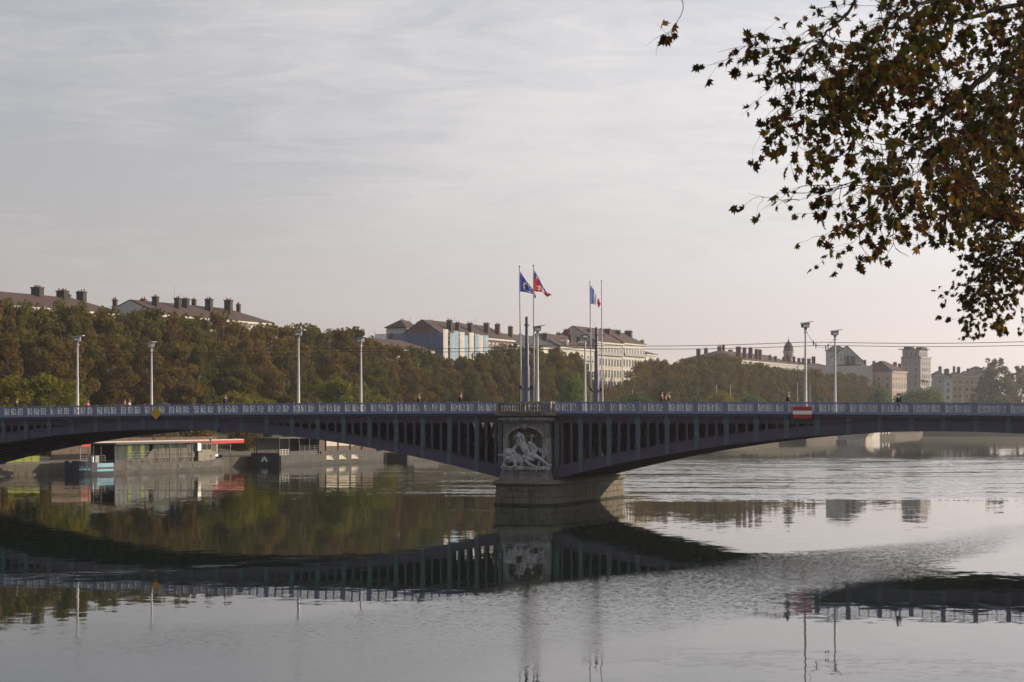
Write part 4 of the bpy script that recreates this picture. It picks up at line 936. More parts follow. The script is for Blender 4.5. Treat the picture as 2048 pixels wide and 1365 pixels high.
# ------------------------------------------------------------------ buildings along the far quay
T2 = math.atan(0.447); FU = Vector((math.sin(T2), math.cos(T2), 0)); FI = Vector((-math.cos(T2), math.sin(T2), 0)); FROT = math.atan2(FU.y, FU.x)
F0 = Vector((-115, 345, 0))
ROOF_C = {k: mat('roof_'+k, c, 0.9, 0.22, 0.5) for k, c in dict(tile=(0.052, 0.029, 0.024), brown=(0.048, 0.030, 0.027), grey=(0.042, 0.040, 0.044), zinc=(0.14, 0.15, 0.145)).items()}
WALL_C = {k: mat('wall_'+k, c, 0.9, 0.10, 0.25) for k, c in dict(cream=(0.37, 0.355, 0.32), white=(0.44, 0.435, 0.42), pink=(0.36, 0.27, 0.23), buff=(0.34, 0.29, 0.22), grey=(0.26, 0.25, 0.245), brick=(0.13, 0.075, 0.062), ochre=(0.36, 0.25, 0.17)).items()}
M_BRICK = mat('chimney_brick', (0.085, 0.042, 0.034), 0.95, 0.3, 1.2); M_RENDER = mat('chimney_render', (0.045, 0.040, 0.036), 0.95, 0.3, 1.0)
M_POT = mat('chimney_pot', (0.24, 0.10, 0.07), 0.9, 0.2, 3)
M_TRIM = mat('stone_trim', (0.44, 0.425, 0.39), 0.85, 0.12, 0.6); M_PANE = mat('window_glass', (0.035, 0.04, 0.045), 0.12, 0.3, 0.4, spec=0.6); M_SHUT = mat('shutter_grey', (0.24, 0.24, 0.22), 0.8, 0.15, 1)
def window_mesh(w, h, arch=False):
    b = MB(); b.box(-w/2-0.14, -w/2, -0.10, -0.003, -0.05, h+0.14); b.box(w/2, w/2+0.14, -0.10, -0.003, -0.05, h+0.14); b.box(-w/2, w/2, -0.10, -0.003, h, h+0.18)
    b.box(-w/2-0.22, w/2+0.22, -0.22, -0.003, -0.16, -0.05); b.box(-w/2, w/2, -0.03, -0.006, -0.05, h, 1); b.box(-0.035, 0.035, -0.05, -0.031, 0, h)
    if arch: b.prism([(-w/2-0.3, h+0.18), (w/2+0.3, h+0.18), (w*0.35, h+0.55), (0, h+0.72), (-w*0.35, h+0.55)], -0.3, -0.003, 'y')
    return b.mesh('window', [M_TRIM, M_PANE])
ME_WIN = {k: window_mesh(*a) for k, a in dict(tall=(1.2, 2.35), mid=(1.15, 1.8), small=(1.0, 1.4), arch=(1.3, 1.9, True)).items()}
def antenna(parent, p, h):
    b = MB(); b.tube([p, p+Vector((0, 0, h))], 0.035, 4)
    for k in range(3): b.box(p.x-0.5, p.x+0.3, p.y-0.02, p.y+0.02, p.z+h-0.1-0.3*k, p.z+h-0.05-0.3*k)
    b.build('antenna', M_GREY, parent)
def building(label, org, rot, Ln, D, z0, ze, zr, wall, roof, rtype='hip', floors=6, bay=2.75, chim=(), hipl=None, hipr=None, dorm=0, win='tall', wend=True, ants=(), top_arch=False, nfl=None, balcony=True, mansard=0.0):
    """x along the river front, y inland. chim: (photo x, photo y of the top, width in photo px, depth inland, material)"""
    o = thing('building', label, 'building', Vector((org.x, org.y, z0)), rot, 'buildings along the far quay')
    H = ze-z0; HR = zr-z0; ux = Vector((math.cos(rot), math.sin(rot), 0)); iy = Vector((-math.sin(rot), math.cos(rot), 0)); W_ = WALL_C[wall]; RM = ROOF_C[roof]
    hl = D*0.45 if hipl is None else hipl; hr = D*0.45 if hipr is None else hipr
    poly = [(0, 0), (D, 0), (D, H), (0, H)]
    b = MB(); b.box(0, Ln, 0, D, -1, H)
    if hl == 0: b.prism([(0.0, H), (D, H), (D/2, HR-0.25)], -0.60, 0.3, 'x')
    if hr == 0: b.prism([(0.0, H), (D, H), (D/2, HR-0.15)], Ln-0.3, Ln, 'x')
    b.build('wall', W_, o)
    e = 0.55; zb = H+0.02
    if mansard:      # steep lower roof, then a shallow top
        ms = 1.3; zm = H+mansard
        r = MB(); r.loft([[(-0.2, -0.2, zb), (Ln+0.2, -0.2, zb), (Ln+0.2, D+0.2, zb), (-0.2, D+0.2, zb)], [(0.2, ms, zm), (Ln-0.2, ms, zm), (Ln-0.2, D-ms, zm), (0.2, D-ms, zm)], [(hl+.2, D/2-0.1, HR), (Ln-hr-.2, D/2-0.1, HR), (Ln-hr-.2, D/2+0.1, HR), (hl+.2, D/2+0.1, HR)]])
    else:
        r = MB(); r.loft([[(-e, -e, zb), (Ln+e, -e, zb), (Ln+e, D+e, zb), (-e, D+e, zb)], [(-e, -e, zb+0.16), (Ln+e, -e, zb+0.16), (Ln+e, D+e, zb+0.16), (-e, D+e, zb+0.16)],
                      [(hl if hl else -e, D/2-0.15, HR), (Ln-hr if hr else Ln+e, D/2-0.15, HR), (Ln-hr if hr else Ln+e, D/2+0.15, HR), (hl if hl else -e, D/2+0.15, HR)]])
    ro = r.build('roof', RM, o)
    MB().box(-0.25, Ln+0.25, -0.5, -0.003, H-0.5, H).build('cornice', M_TRIM, o)
    fh = (H-1.2)/floors
    nfl = nfl or floors
    nb_ = max(1, int(Ln/bay)); off = (Ln-nb_*bay)/2
    for f in range(floors-nfl, floors):
        zz_ = 0.9+fh*f
        me = ME_WIN['arch'] if (top_arch and f == floors-1) else ME_WIN['small' if (f == floors-1 and win != 'small') else win]
        for k in range(nb_): link('window', me, o, (off+bay*(k+0.5), 0, zz_))
        if wend:
            ne = max(1, int(D/4.2))
            for k in range(ne): link('window', me, o, (0, D*(k+0.5)/ne, zz_), -math.pi/2)
        if f and f % 2 == 0:
            MB().box(-0.05, Ln+0.05, -0.16, -0.003, zz_-0.55, zz_-0.30).build('string_course', M_TRIM, o)
        if balcony and f in (floors-1, 2):
            MB().box(0.3, Ln-0.3, -0.75, -0.17, zz_-0.29, zz_-0.17).box(0.3, Ln-0.3, -0.75, -0.71, zz_-0.17, zz_+0.75).build('balcony', M_SHUT, o)
    for k in range(dorm):
        x = Ln*(k+0.5)/dorm; d = MB(); d.box(x-0.7, x+0.7, 0.25, 2.6, H+0.25, H+1.9); d.prism([(x-0.95, H+1.9), (x+0.95, H+1.9), (x+0.5, H+2.4), (x, H+2.55), (x-0.5, H+2.4)], 0.05, 2.7, 'y'); dd = d.build('dormer', M_TRIM, ro)
        MB().box(x-0.42, x+0.42, 0.20, 0.245, H+0.45, H+1.7).build('pane', M_PANE, dd)
    for c in chim:
        px_, py_, wp, yf = c[:4]; m = c[4] if len(c) > 4 else M_BRICK
        y = D*yf; k = (px_-1024)/F; base = org+iy*y
        x = (k*base.y-base.x)/(ux.x-k*ux.y); P = base+ux*x; zt = CAMH+(HZ-py_)*P.y/F-z0; wm = wp*P.y/F
        sx = min(1.5, wm*0.6); sy = max(0.6, (wm-sx*abs(ux.x))/max(abs(iy.x), 0.3))
        zb_ = max(H, zt-5.5)
        cb_ = MB(); cb_.box(x-sx/2, x+sx/2, y-sy/2, y+sy/2, zb_-0.5, zt-0.5); cb_.box(x-sx/2-0.12, x+sx/2+0.12, y-sy/2-0.12, y+sy/2+0.12, zt-0.5, zt-0.28)
        n = max(2, int(sy/0.5))
        for q in range(n):
            yy = y-sy/2+sy*(q+0.5)/n; cb_.lathe([(0.17, 0), (0.14, random.uniform(0.3, 0.6)*0.9)], (x+random.uniform(-.2, .2), yy, zt-0.28), 6, 1)
        cb_.build('chimney', [m, M_POT], ro)
    for px_, py_ in ants:
        k = (px_-1024)/F; y = D*0.5; base = org+iy*y; x = (k*base.y-base.x)/(ux.x-k*ux.y); P = base+ux*x
        zt = CAMH+(HZ-py_)*P.y/F-z0; antenna(ro, Vector((x, y, HR-0.3)), max(1.0, zt-HR+0.3))
    return o
def FQ(u, v=0.0): return F0+FU*u+FI*v
G = 9.1
building('long building behind the left trees with dark chimney stacks, leftmost of all', FQ(6), FROT, 74, 15, G, 29.4, 32.6, 'buff', 'tile', chim=[(14, 590, 24, .5, M_RENDER), (75, 572, 25, .45, M_RENDER), (125, 579, 24, .45, M_RENDER), (137, 588, 9, .7, M_RENDER), (163, 581, 20, .45, M_RENDER)], hipl=6, nfl=3)
building('narrow low-roofed house between the two big left buildings, with one chimney', FQ(80.5), FROT, 13, 12, G, 28.2, 30.0, 'buff', 'grey', chim=[(230, 597, 10, .5, M_RENDER)], nfl=2)
building('building with brown tiled roof, white gable and a row of dark chimneys behind left trees', FQ(95), FROT, 46.5, 15, G, 30.0, 33.4, 'white', 'tile', chim=[(287, 596, 12, .6), (311, 591, 14, .3, M_RENDER), (355, 594, 13, .28, M_RENDER), (371, 595, 16, .35, M_RENDER), (388, 597, 10, .6), (418, 596, 16, .3, M_RENDER), (457, 598, 17, .25, M_RENDER), (477, 607, 9, .4)], hipl=0, hipr=8, ants=[(349, 574), (362, 590)], nfl=4, top_arch=True)
building('building wrapped in scaffold netting with brown gable and many chimneys', FQ(233), FROT, 50, 11.5, G, 31.0, 35.2, 'brick', 'brown', chim=[(805, 639, 10, 1.45, M_RENDER), (899, 639, 12, .12, M_RENDER), (915, 644, 10, .12, M_RENDER), (940, 645, 11, .15, M_RENDER), (951, 650, 8, .5), (973, 645, 12, .15), (995, 647, 11, .15), (1021, 652, 10, .2), (864, 641, 10, .6), (888, 645, 8, .6), (922, 647, 8, .6)], hipl=0, hipr=7, ants=[(859, 634), (895, 633), (909, 636), (950, 634), (935, 641)], top_arch=True, wend=True, nfl=3, dorm=0)
wl = building('little white rooftop house with tiled roof beside the scaffolded gable', FQ(234, 11.7), FROT, 9, 6, G, 33.0, 35.4, 'white', 'brown', chim=[(837, 644, 7, .4), (818, 643, 6, .6)], nfl=1, balcony=False, ants=[(821, 633)])
building('grey-roofed building right of the scaffolded block, behind the near flagpoles', FQ(285), FROT, 33, 15, G, 29.6, 33.6, 'white', 'grey', chim=[(1041, 668, 9, .5), (1090, 666, 12, .3, M_RENDER), (1100, 668, 8, .5), (1117, 665, 9, .5, M_RENDER)], nfl=3, hipl=3, hipr=3)
building('building with bright white cornice, grey roof and two small dormers behind the masts', FQ(319), FROT, 30, 15, G, 30.2, 34.8, 'cream', 'tile', chim=[(1135, 658, 16, .5), (1150, 662, 12, .6), (1158, 673, 10, .2, M_RENDER), (1140, 668, 8, .2)], dorm=2, nfl=5, hipl=0, hipr=3, ants=[(1189, 647)])
building('cream building with arched top windows left of the tallest roof', FQ(350), FROT, 25, 16, G, 33.0, 38.4, 'cream', 'tile', chim=[(1179, 657, 11, .3, M_RENDER), (1205, 668, 10, .2), (1216, 657, 12, .3), (1196, 660, 6, .6)], hipl=0, hipr=3, top_arch=True, nfl=6, ants=[(1230, 648)])
building('pale building with brown roof and arched windows, right end of the middle block', FQ(375.5), FROT, 22, 16, G, 33.4, 38.6, 'white', 'tile', chim=[(1236, 660, 11, .3, M_RENDER), (1257, 661, 16, .3, M_RENDER), (1247, 667, 6, .6)], hipl=0, hipr=8, top_arch=True, nfl=6)
building('lower pale building with one thin chimney at the right end of the middle block', FQ(398.5), FROT, 11, 13, G, 30.2, 32.4, 'white', 'tile', chim=[(1284, 680, 8, .4, M_RENDER)], nfl=5, balcony=False)
building('long brown-roofed building with thick brick chimneys left of the domed tower', FQ(506), FROT, 86, 25, G, 31.0, 35.4, 'cream', 'tile', chim=[(1397, 698, 9, .75), (1412, 696, 8, .7), (1439, 692, 9, .55), (1447, 690, 6, .5), (1461, 699, 10, .6), (1477, 693, 11, .12), (1489, 695, 8, .1), (1501, 695, 9, .1), (1513, 698, 8, .1), (1520, 699, 8, .1), (1540, 710, 6, .1), (1551, 712, 6, .1)], hipl=14, hipr=5, nfl=3, top_arch=True, ants=[(1439, 684)])
building('pale building with many slim chimneys right below the domed tower', FQ(594), FROT, 62, 15, G, 31.0, 33.2, 'cream', 'brown', chim=[(1568, 714, 8, .2), (1577, 712, 10, .2), (1588, 713, 6, .2), (1598, 716, 7, .3), (1606, 716, 6, .3), (1618, 717, 8, .3), (1627, 713, 8, .6)], nfl=2, hipl=2, hipr=2)
# domed tower behind
dt = thing('domed_tower', 'stone bell tower with a dark ribbed dome and spire above the roofs', 'tower', at(1577, 835, 1010)*1.0, 0.3)
dt.location.z = G; zq = lambda y: CAMH+(HZ-y)*1010/F-G
rings = []
for (r_, y) in ((2.5, 790), (2.5, 722), (2.5, 706), (3.0, 705), (3.0, 703)): rings.append([(r_*math.cos(R(22.5+45*i)), r_*math.sin(R(22.5+45*i)), zq(y)) for i in range(8)])
MB().loft(rings).build('shaft', WALL_C['buff'], dt)
for i in range(8):
    a = R(45*i); MB().box(-0.45, 0.45, -0.1, 0.05, 0, 2.2).build('belfry_opening', M_PANE, dt, (2.33*math.cos(a), 2.33*math.sin(a), zq(717)), a+math.pi/2)
MB().lathe([(2.55, zq(703)), (2.5, zq(699)), (2.25, zq(694)), (1.75, zq(689)), (1.0, zq(685)), (0.4, zq(683)), (0.35, zq(681)), (0.12, zq(680)), (0.06, zq(673))], n=16).build('dome', ROOF_C['grey'], dt)
# big gabled hall behind, a second tall one
gb = at(1690, 835, 905); hallw = thing('gabled_house', 'white house gable with dark slanting painted strokes facing the river', 'building', (gb.x, gb.y, G), -0.12)
zg = lambda y: CAMH+(HZ-y)*905/F-G
MB().prism([(-6.0, 0), (8.5, 0), (8.5, zg(725)), (0.8, zg(693)), (-6.0, zg(716))], 0, 7, 'y').build('wall', WALL_C['white'], hallw)
MB().hexa([(0.8, -0.5, zg(693)), (9.0, -0.5, zg(727)), (9.0, 7.5, zg(727)), (0.8, 7.5, zg(693)), (0.8, -0.5, zg(691)), (9.0, -0.5, zg(725)), (9.0, 7.5, zg(725)), (0.8, 7.5, zg(691))]).hexa([(-6.5, -0.5, zg(717)), (0.8, -0.5, zg(693)), (0.8, 7.5, zg(693)), (-6.5, 7.5, zg(717)), (-6.5, -0.5, zg(715)), (0.8, -0.5, zg(691)), (0.8, 7.5, zg(691)), (-6.5, 7.5, zg(715))]).build('roof', ROOF_C['grey'], hallw)
for x0, y0, x1, y1 in ((-4.2, 722, -2.6, 709), (-2.0, 722, -1.6, 708), (-0.4, 720, 0.1, 702), (1.4, 718, 1.0, 703), (3.0, 720, 2.6, 706), (4.6, 722, 4.0, 710), (6.2, 724, 5.2, 714)):
    MB().hexa([(x0-.35, -0.06, zg(y0)), (x0+.35, -0.06, zg(y0)), (x0+.35, -0.004, zg(y0)), (x0-.35, -0.004, zg(y0)), (x1-.35, -0.06, zg(y1)), (x1+.35, -0.06, zg(y1)), (x1+.35, -0.004, zg(y1)), (x1-.35, -0.004, zg(y1))]).build('painted_stroke', M_SHUT, hallw)
for px_, y in ((1695, 712), (1706, 713)): MB().box((px_-1690)*.227-0.8, (px_-1690)*.227+0.8, -3, -1, 0, zg(y)).build('chimney', M_RENDER, hallw)
MB().box(-14, 12, -6, -3.2, 0, zg(733)).build('front_wing', WALL_C['cream'], hallw)
tr_ = thing('turret_roof', 'small stepped hip roof above the gabled building right of the domed tower', 'building', (*at(1672, 835, 945).xy, G), FROT+0.3)
zt_ = lambda y: CAMH+(HZ-y)*945/F-G
MB().box(-6.5, 6.5, -4.5, 4.5, 0, zt_(702)).build('wall', WALL_C['cream'], tr_)
MB().loft([[(-7.2, -5.2, zt_(702)), (7.2, -5.2, zt_(702)), (7.2, 5.2, zt_(702)), (-7.2, 5.2, zt_(702))], [(-1.5, -1.5, zt_(692)), (1.5, -1.5, zt_(692)), (1.5, 1.5, zt_(692)), (-1.5, 1.5, zt_(692))]]).build('roof', ROOF_C['grey'], tr_)
# far right group
building('low pink-walled block with brown hip roof left of the tall modern block', at(1784, 835, 905)*1, R(50), 13.6, 17.5, G, 28.6, 33.6, 'pink', 'tile', chim=[(1752, 727, 8, .6), (1790, 724, 8, .5), (1800, 727, 8, .4)], floors=5, bay=2.7, hipl=5, hipr=5, balcony=False, ants=[(1783, 717)])
building('square pale house with chimney left of the low pink block', at(1722, 835, 900)*1, FROT, 18, 12, G, 31, 32.5, 'cream', 'brown', chim=[(1727, 720, 12, .3), (1748, 722, 7, .5)], nfl=2, balcony=False)
tb = building('tall modern concrete apartment block with stepped top storeys', at(1841, 835, 955)*1, R(55), 12.4, 10, G, 36.6, 36.9, 'grey', 'grey', floors=8, bay=2.5, win='mid', hipl=2, hipr=2, nfl=8, balcony=False)
tb2 = MB().box(0.6, 10.5, 0.8, 9.6, 27.0, 31.3).build('upper_storey', WALL_C['grey'], tb)
MB().box(-0.3, 11.0, -0.2, 11.5, 31.3, 31.6).box(4, 10, 1.0, 4.0, 31.6, 32.4).box(1, 4, 5, 9.0, 31.6, 32.6).build('roof_slab', ROOF_C['grey'], tb)
for x in (2.2, 4.3, 6.5, 8.8): link('window', ME_WIN['mid'], tb, (x, 0.8, 28.2))
for y in (2.5, 5, 7.5): link('window', ME_WIN['mid'], tb, (0.6, y, 28.2), -math.pi/2)
for k, f in enumerate((4.6,)): MB().box(1.5, 10.5, -1.5, -0.1, 16.2, 16.4).box(1.5, 10.5, -1.5, -1.42, 16.4, 17.3).build('balcony', M_SHUT, tb)
xr = 1872
for lab, wpx, ey, ry, wc, rc, fl, ch in (
    ('narrow greenish-grey house right of the tall modern block', 16, 750, 742, 'grey', 'brown', 5, [(1880, 733, 8, .5)]),
    ('narrow white house with zinc mansard in the far right row', 17, 757, 750, 'white', 'zinc', 5, [(1893, 738, 14, .6)]),
    ('tan house with brick chimneys in the far right row', 21, 751, 744, 'ochre', 'brown', 5, [(1908, 733, 6, .5), (1917, 734, 8, .5)]),
    ('orange-tinted wider house with small hipped roof lantern in the far right row', 26, 752, 742, 'ochre', 'brown', 5, [(1936, 737, 7, .5)]),
    ('reddish house at the right end of the far row beside the big tree', 26, 752, 744, 'pink', 'brown', 5, [(1976, 735, 7, .5)])):
    Yb = 1010; P = at(xr, 835, Yb); zf = lambda y: CAMH+(HZ-y)*Yb/F
    building(lab, Vector((P.x, Yb, 0)), R(-2), wpx*Yb/F-0.15, 14, G, zf(ey), zf(ry), wc, rc, chim=ch, floors=fl, bay=2.5, win='mid', hipl=1.5, hipr=1.5, balcony=False, wend=False)
    xr += wpx
ln_ = thing('roof_lantern', 'small square hip-roofed penthouse above the far right row', 'building', (*at(1954, 835, 1018).xy, G), 0.0)
zl = lambda y: CAMH+(HZ-y)*1018/F-G
MB().box(-2.6, 2.6, 0, 5, 0, zl(738)).build('wall', WALL_C['pink'], ln_); MB().loft([[(-3.2, -.6, zl(738)), (3.2, -.6, zl(738)), (3.2, 5.6, zl(738)), (-3.2, 5.6, zl(738))], [(-.5, 2, zl(733)), (.5, 2, zl(733)), (.5, 3, zl(733)), (-.5, 3, zl(733))]]).build('roof', ROOF_C['brown'], ln_)
# lower houses to close the street wall where trees leave gaps
building('plain house behind the trees between the left and middle blocks', FQ(146), FROT, 40, 14, G, 23.5, 26.5, 'buff', 'tile', nfl=2)
building('plain low house left of the scaffolded building, mostly hidden by trees', FQ(190), FROT, 38, 14, G, 26, 29, 'cream', 'tile', chim=[(783, 667, 8, .9)], nfl=2)
building('plain house hidden behind trees right of the middle block', FQ(414), FROT, 40, 14, G, 22, 25, 'cream', 'tile', nfl=2)
building('plain house hidden behind trees left of the brick-chimneyed building', FQ(458), FROT, 44, 14, G, 22.5, 25.5, 'buff', 'tile', nfl=2)
building('house behind trees at the far end of the quay row', FQ(658), FROT, 46, 14, G, 24, 27, 'cream', 'tile', nfl=2)

# scaffold with netting on the corner building
def net_mat(name, c, op):
    m = mat(name, c, 0.85, 0.12, 0.8); t = m.node_tree; b = t.nodes['Principled BSDF']; tr = t.nodes.new('ShaderNodeBsdfTransparent'); mx = t.nodes.new('ShaderNodeMixShader'); mx.inputs[0].default_value = op
    L(t, tr.outputs[0], mx.inputs[1]); L(t, b.outputs[0], mx.inputs[2]); L(t, mx.outputs[0], t.nodes['Material Output'].inputs[0]); return m
M_NETB = net_mat('netting_blue', (0.22, 0.31, 0.37), 0.88); M_NETW = net_mat('netting_white', (0.42, 0.405, 0.38), 0.92); M_NETD = net_mat('netting_dark_blue', (0.12, 0.16, 0.27), 0.72)
sc_ = thing('scaffolding', 'scaffolding hung with blue and white netting around the corner building', 'scaffolding', (*FQ(233).xy, G), FROT)
HS = 22.6
for k in range(9):
    x = -1.6+k*3.3; d = -1.5-(0.0, 0.5, 0.1, 0.35, 0.0, 0.25, 0.5, 0.1, 0.2)[k]; HS = (23.2, 22.3, 23.0, 22.8, 22.0, 22.9, 22.6, 22.4, 22.5)[k]
    b = MB(); nz_ = 8; xs = ts_range(x, x+3.2, 5)
    vs_ = [(xx, d-0.18*math.sin(math.pi*i/5)*(1+0.5*math.sin(j*1.7+k)), HS*j/nz_-(0.9 if j == 0 else 0)) for j in range(nz_+1) for i, xx in enumerate(xs)]
    b.add(vs_, [(j*6+i, j*6+i+1, (j+1)*6+i+1, (j+1)*6+i) for j in range(nz_) for i in range(5)], 0, True)
    b.build('netting_sheet', (M_NETW, M_NETB, M_NETB, M_NETW, M_NETB, M_NETW, M_NETB, M_NETW, M_NETB)[k], sc_)
for k in range(6):
    y = -1.5+k*3.6; b = MB(); nz_ = 8
    b.add([(-1.7-0.15*math.sin(math.pi*i/5)*(1+0.5*math.sin(j*1.3+k)), y+3.5*i/5, HS*0.985*j/nz_) for j in range(nz_+1) for i in range(6)], [(j*6+i, j*6+i+1, (j+1)*6+i+1, (j+1)*6+i) for j in range(nz_) for i in range(5)], 0, True)
    b.build('netting_sheet', M_NETD, sc_)
for k in range(10): MB().tube([(-1.6+k*3.3, -1.25, 0), (-1.6+k*3.3, -1.25, HS+0.9)], 0.05, 5).build('standard', M_GREY, sc_)
for k in range(7): MB().tube([(-1.45, -1.5+k*3.6, 0), (-1.45, -1.5+k*3.6, HS+0.9)], 0.05, 5).build('standard', M_GREY, sc_)
for j in range(1, 12): MB().box(-1.4, 28, -1.3, -0.5, j*2.0, j*2.0+0.06).box(-1.4, -0.4, -0.45, 19, j*2.0, j*2.0+0.06).build('lift_boards', M_TIMB, sc_)

# ------------------------------------------------------------------ stone bridge downstream
sb = thing('stone_arch_bridge', 'pale stone arch bridge farther down the river', 'bridge', (102, 602, 0), -AL)
M_SB = stone_mat('far_bridge_stone', (0.36, 0.35, 0.31), (0.22, 0.22, 0.19), 0.3)
SPN, HW, WD = 55.5, 3.4, 19.0
for k in (-1, 0, 1, 2):
    c = k*SPN
    b = MB(); b.loft([ringz([(c+HW+0.4, -1.2), (c+HW+0.4, WD+1.2), (c, WD+3.6), (c-HW-0.4, WD+1.2), (c-HW-0.4, -1.2), (c, -3.6)], z) for z in (-3, 0.9)]); b.build('cutwater', M_SB, sb)
    # spandrel blocks either side of the pier, following a half ellipse
    pr = [(c+SPN/2, 10.2), (c+SPN/2, 8.3)]
    for i in range(1, 15):
        a = math.pi/2*i/14; rx = SPN/2-HW; pr.append((c+SPN/2-rx*math.sin(a), 0.9+7.4*math.cos(a)))
    pl = [(2*c-x, z) for x, z in reversed(pr)]
    MB().prism(pr+pl, 0, WD, 'y').build('pier_and_spandrels', M_SB, sb)
    for s in (-1, 1):
        b = MB(); arc = [(x, z) for x, z in pr[1:]] if s == 1 else [(2*c-x, z) for x, z in pr[1:]]
        for i in range(len(arc)-1):
            (xa, za), (xb, zb_) = arc[i], arc[i+1]
            b.hexa([(xa, -0.12, za), (xa, 0.3, za), (xb, 0.3, zb_), (xb, -0.12, zb_), (xa+s*.0, -0.12, za+0.9), (xa, 0.3, za+0.9), (xb-s*0.75, 0.3, zb_+0.6), (xb-s*0.75, -0.12, zb_+0.6)])
        b.build('arch_ring', M_SB, sb)
MB().box(-SPN*1.5, SPN*2.5, -0.35, WD+0.35, 10.2, 10.7).build('deck', M_SB, sb)
for y in (-0.3, WD+0.05): MB().box(-SPN*1.5, SPN*2.5, y, y+0.25, 10.7, 11.7).build('parapet', M_SB, sb)

# pale quay steps and landing stage seen through the far arch
ls = thing('landing_stage', 'pale stone landing with a low wall seen under the far bridge', 'quay', (*at(1735, 880, 690).xy, 0), R(52))
MB().box(0, 9, 0, 9, -1, 3.2).build('platform', M_TRIM, ls); MB().box(9.02, 24, 1.5, 9, -1, 1.7).build('lower_wall', M_QWALL, ls)
for i in range(6): MB().box(9.6+i*2.3, 11.0+i*2.3, 3, 5, 1.7, 2.5+0.4*(i % 2)).build('quay_crate', M_GREY if i % 2 else M_SHUT, ls)  # crates standing in a row on the lower wall
# slim lamp columns far along the quay
for px_, Y_, ty, lab in ((1433, 640, 770, 'slim pale lamp column, left one of a pair below the brick chimneys'), (1461, 660, 770, 'slim pale lamp column, right one of a pair below the brick chimneys'),
        (1595, 720, 765, 'slim distant lamp column just left of the lamp post above the red board'), (1620, 730, 768, 'slim distant lamp column just right of the lamp post above the red board'),
        (1925, 930, 774, 'slim pale lamp column in front of the far right row of houses'), (1265, 560, 778, 'slim pale lamp column in front of the sparse trees right of the masts')):
    p = at(px_, 835, Y_); zt = CAMH+(HZ-ty)*Y_/F
    o = thing('quay_lamp', lab, 'street lamp', (p.x, p.y, 5.6 if px_ != 1925 else 9), 0, 'lamp columns on the far quay')
    MB().tube([(0, 0, 0), (0, 0, zt-o.location.z)], [0.14, 0.09], 6).build('pole', M_POLE, o); MB().box(-0.1, 0.7, -0.12, 0.12, zt-o.location.z-0.05, zt-o.location.z+0.1).build('lamp_head', M_GREY, o)
# ------------------------------------------------------------------ trees on the far bank
M_BARK = mat('plane_bark', (0.14, 0.12, 0.09), 0.95, 0.35, 1.2)
LEAFA = leaf_mat('plane_leaves_autumn', [(0.083, 0.079, 0.019), (0.142, 0.114, 0.028), (0.218, 0.130, 0.036), (0.159, 0.090, 0.032), (0.142, 0.133, 0.029), (0.283, 0.191, 0.047)], 0.35, obj=0.22)
LEAFG = leaf_mat('plane_leaves_green', [(0.073, 0.090, 0.021), (0.118, 0.128, 0.027), (0.177, 0.128, 0.036), (0.112, 0.099, 0.025), (0.212, 0.145, 0.040)], 0.35, obj=0.22)
LEAFW = leaf_mat('willow_leaves', [(0.085, 0.119, 0.015), (0.155, 0.161, 0.020), (0.217, 0.182, 0.025), (0.264, 0.182, 0.025)], 0.45, obj=0.4)
LEAFF = leaf_mat('fresh_green_leaves', [(0.070, 0.119, 0.025), (0.109, 0.168, 0.031), (0.139, 0.182, 0.037)], 0.45, obj=0.4)
LEAFR = leaf_mat('red_shrub_leaves', [(0.12, 0.02, 0.02), (0.17, 0.03, 0.03), (0.12, 0.05, 0.02)], 0.35, obj=0.2)
def leaf_cloud(clumps, n, size, rs, droop=0.0):
    """many small leaf-sized faces spread on and inside uneven clumps -> (verts, faces)"""
    cl = np.array(clumps); wt = (cl[:, 3]*cl[:, 4]*cl[:, 5])**(2/3); idx = rs.choice(len(cl), n, p=wt/wt.sum())
    d = rs.normal(size=(n, 3)); d /= np.linalg.norm(d, axis=1)[:, None]
    r = rs.uniform(0.5, 1.06, n)**0.45
    c = cl[idx, :3] + d*cl[idx, 3:6]*r[:, None]
    if droop: c[:, 2] -= droop*rs.uniform(0, 1, n)**2
    nrm = d*0.7 + rs.normal(size=(n, 3))*0.75; nrm /= np.linalg.norm(nrm, axis=1)[:, None]
    a = np.cross(nrm, rs.normal(size=(n, 3))); a /= np.linalg.norm(a, axis=1)[:, None]; b = np.cross(nrm, a)
    s = size*rs.uniform(0.5, 1.2, n)[:, None]
    v = np.stack([c-a*s*0.5-b*s*0.2, c-a*s*0.05-b*s*0.62, c+a*s*0.55-b*s*0.05, c+a*s*0.08+b*s*0.6], 1).reshape(-1, 3)
    return v, np.arange(n*4).reshape(-1, 4)
def np_mesh(name, v, f, m):
    me = bpy.data.meshes.new(name); me.vertices.add(len(v)); me.vertices.foreach_set('co', v.astype(np.float32).ravel())
    k = f.shape[1]; me.loops.add(f.size); me.loops.foreach_set('vertex_index', f.astype(np.int32).ravel())
    me.polygons.add(len(f)); me.polygons.foreach_set('loop_start', np.arange(0, f.size, k, dtype=np.int32)); me.polygons.foreach_set('loop_total', np.full(len(f), k, np.int32))
    me.update(calc_edges=True); me.validate(); me.materials.append(m); return me
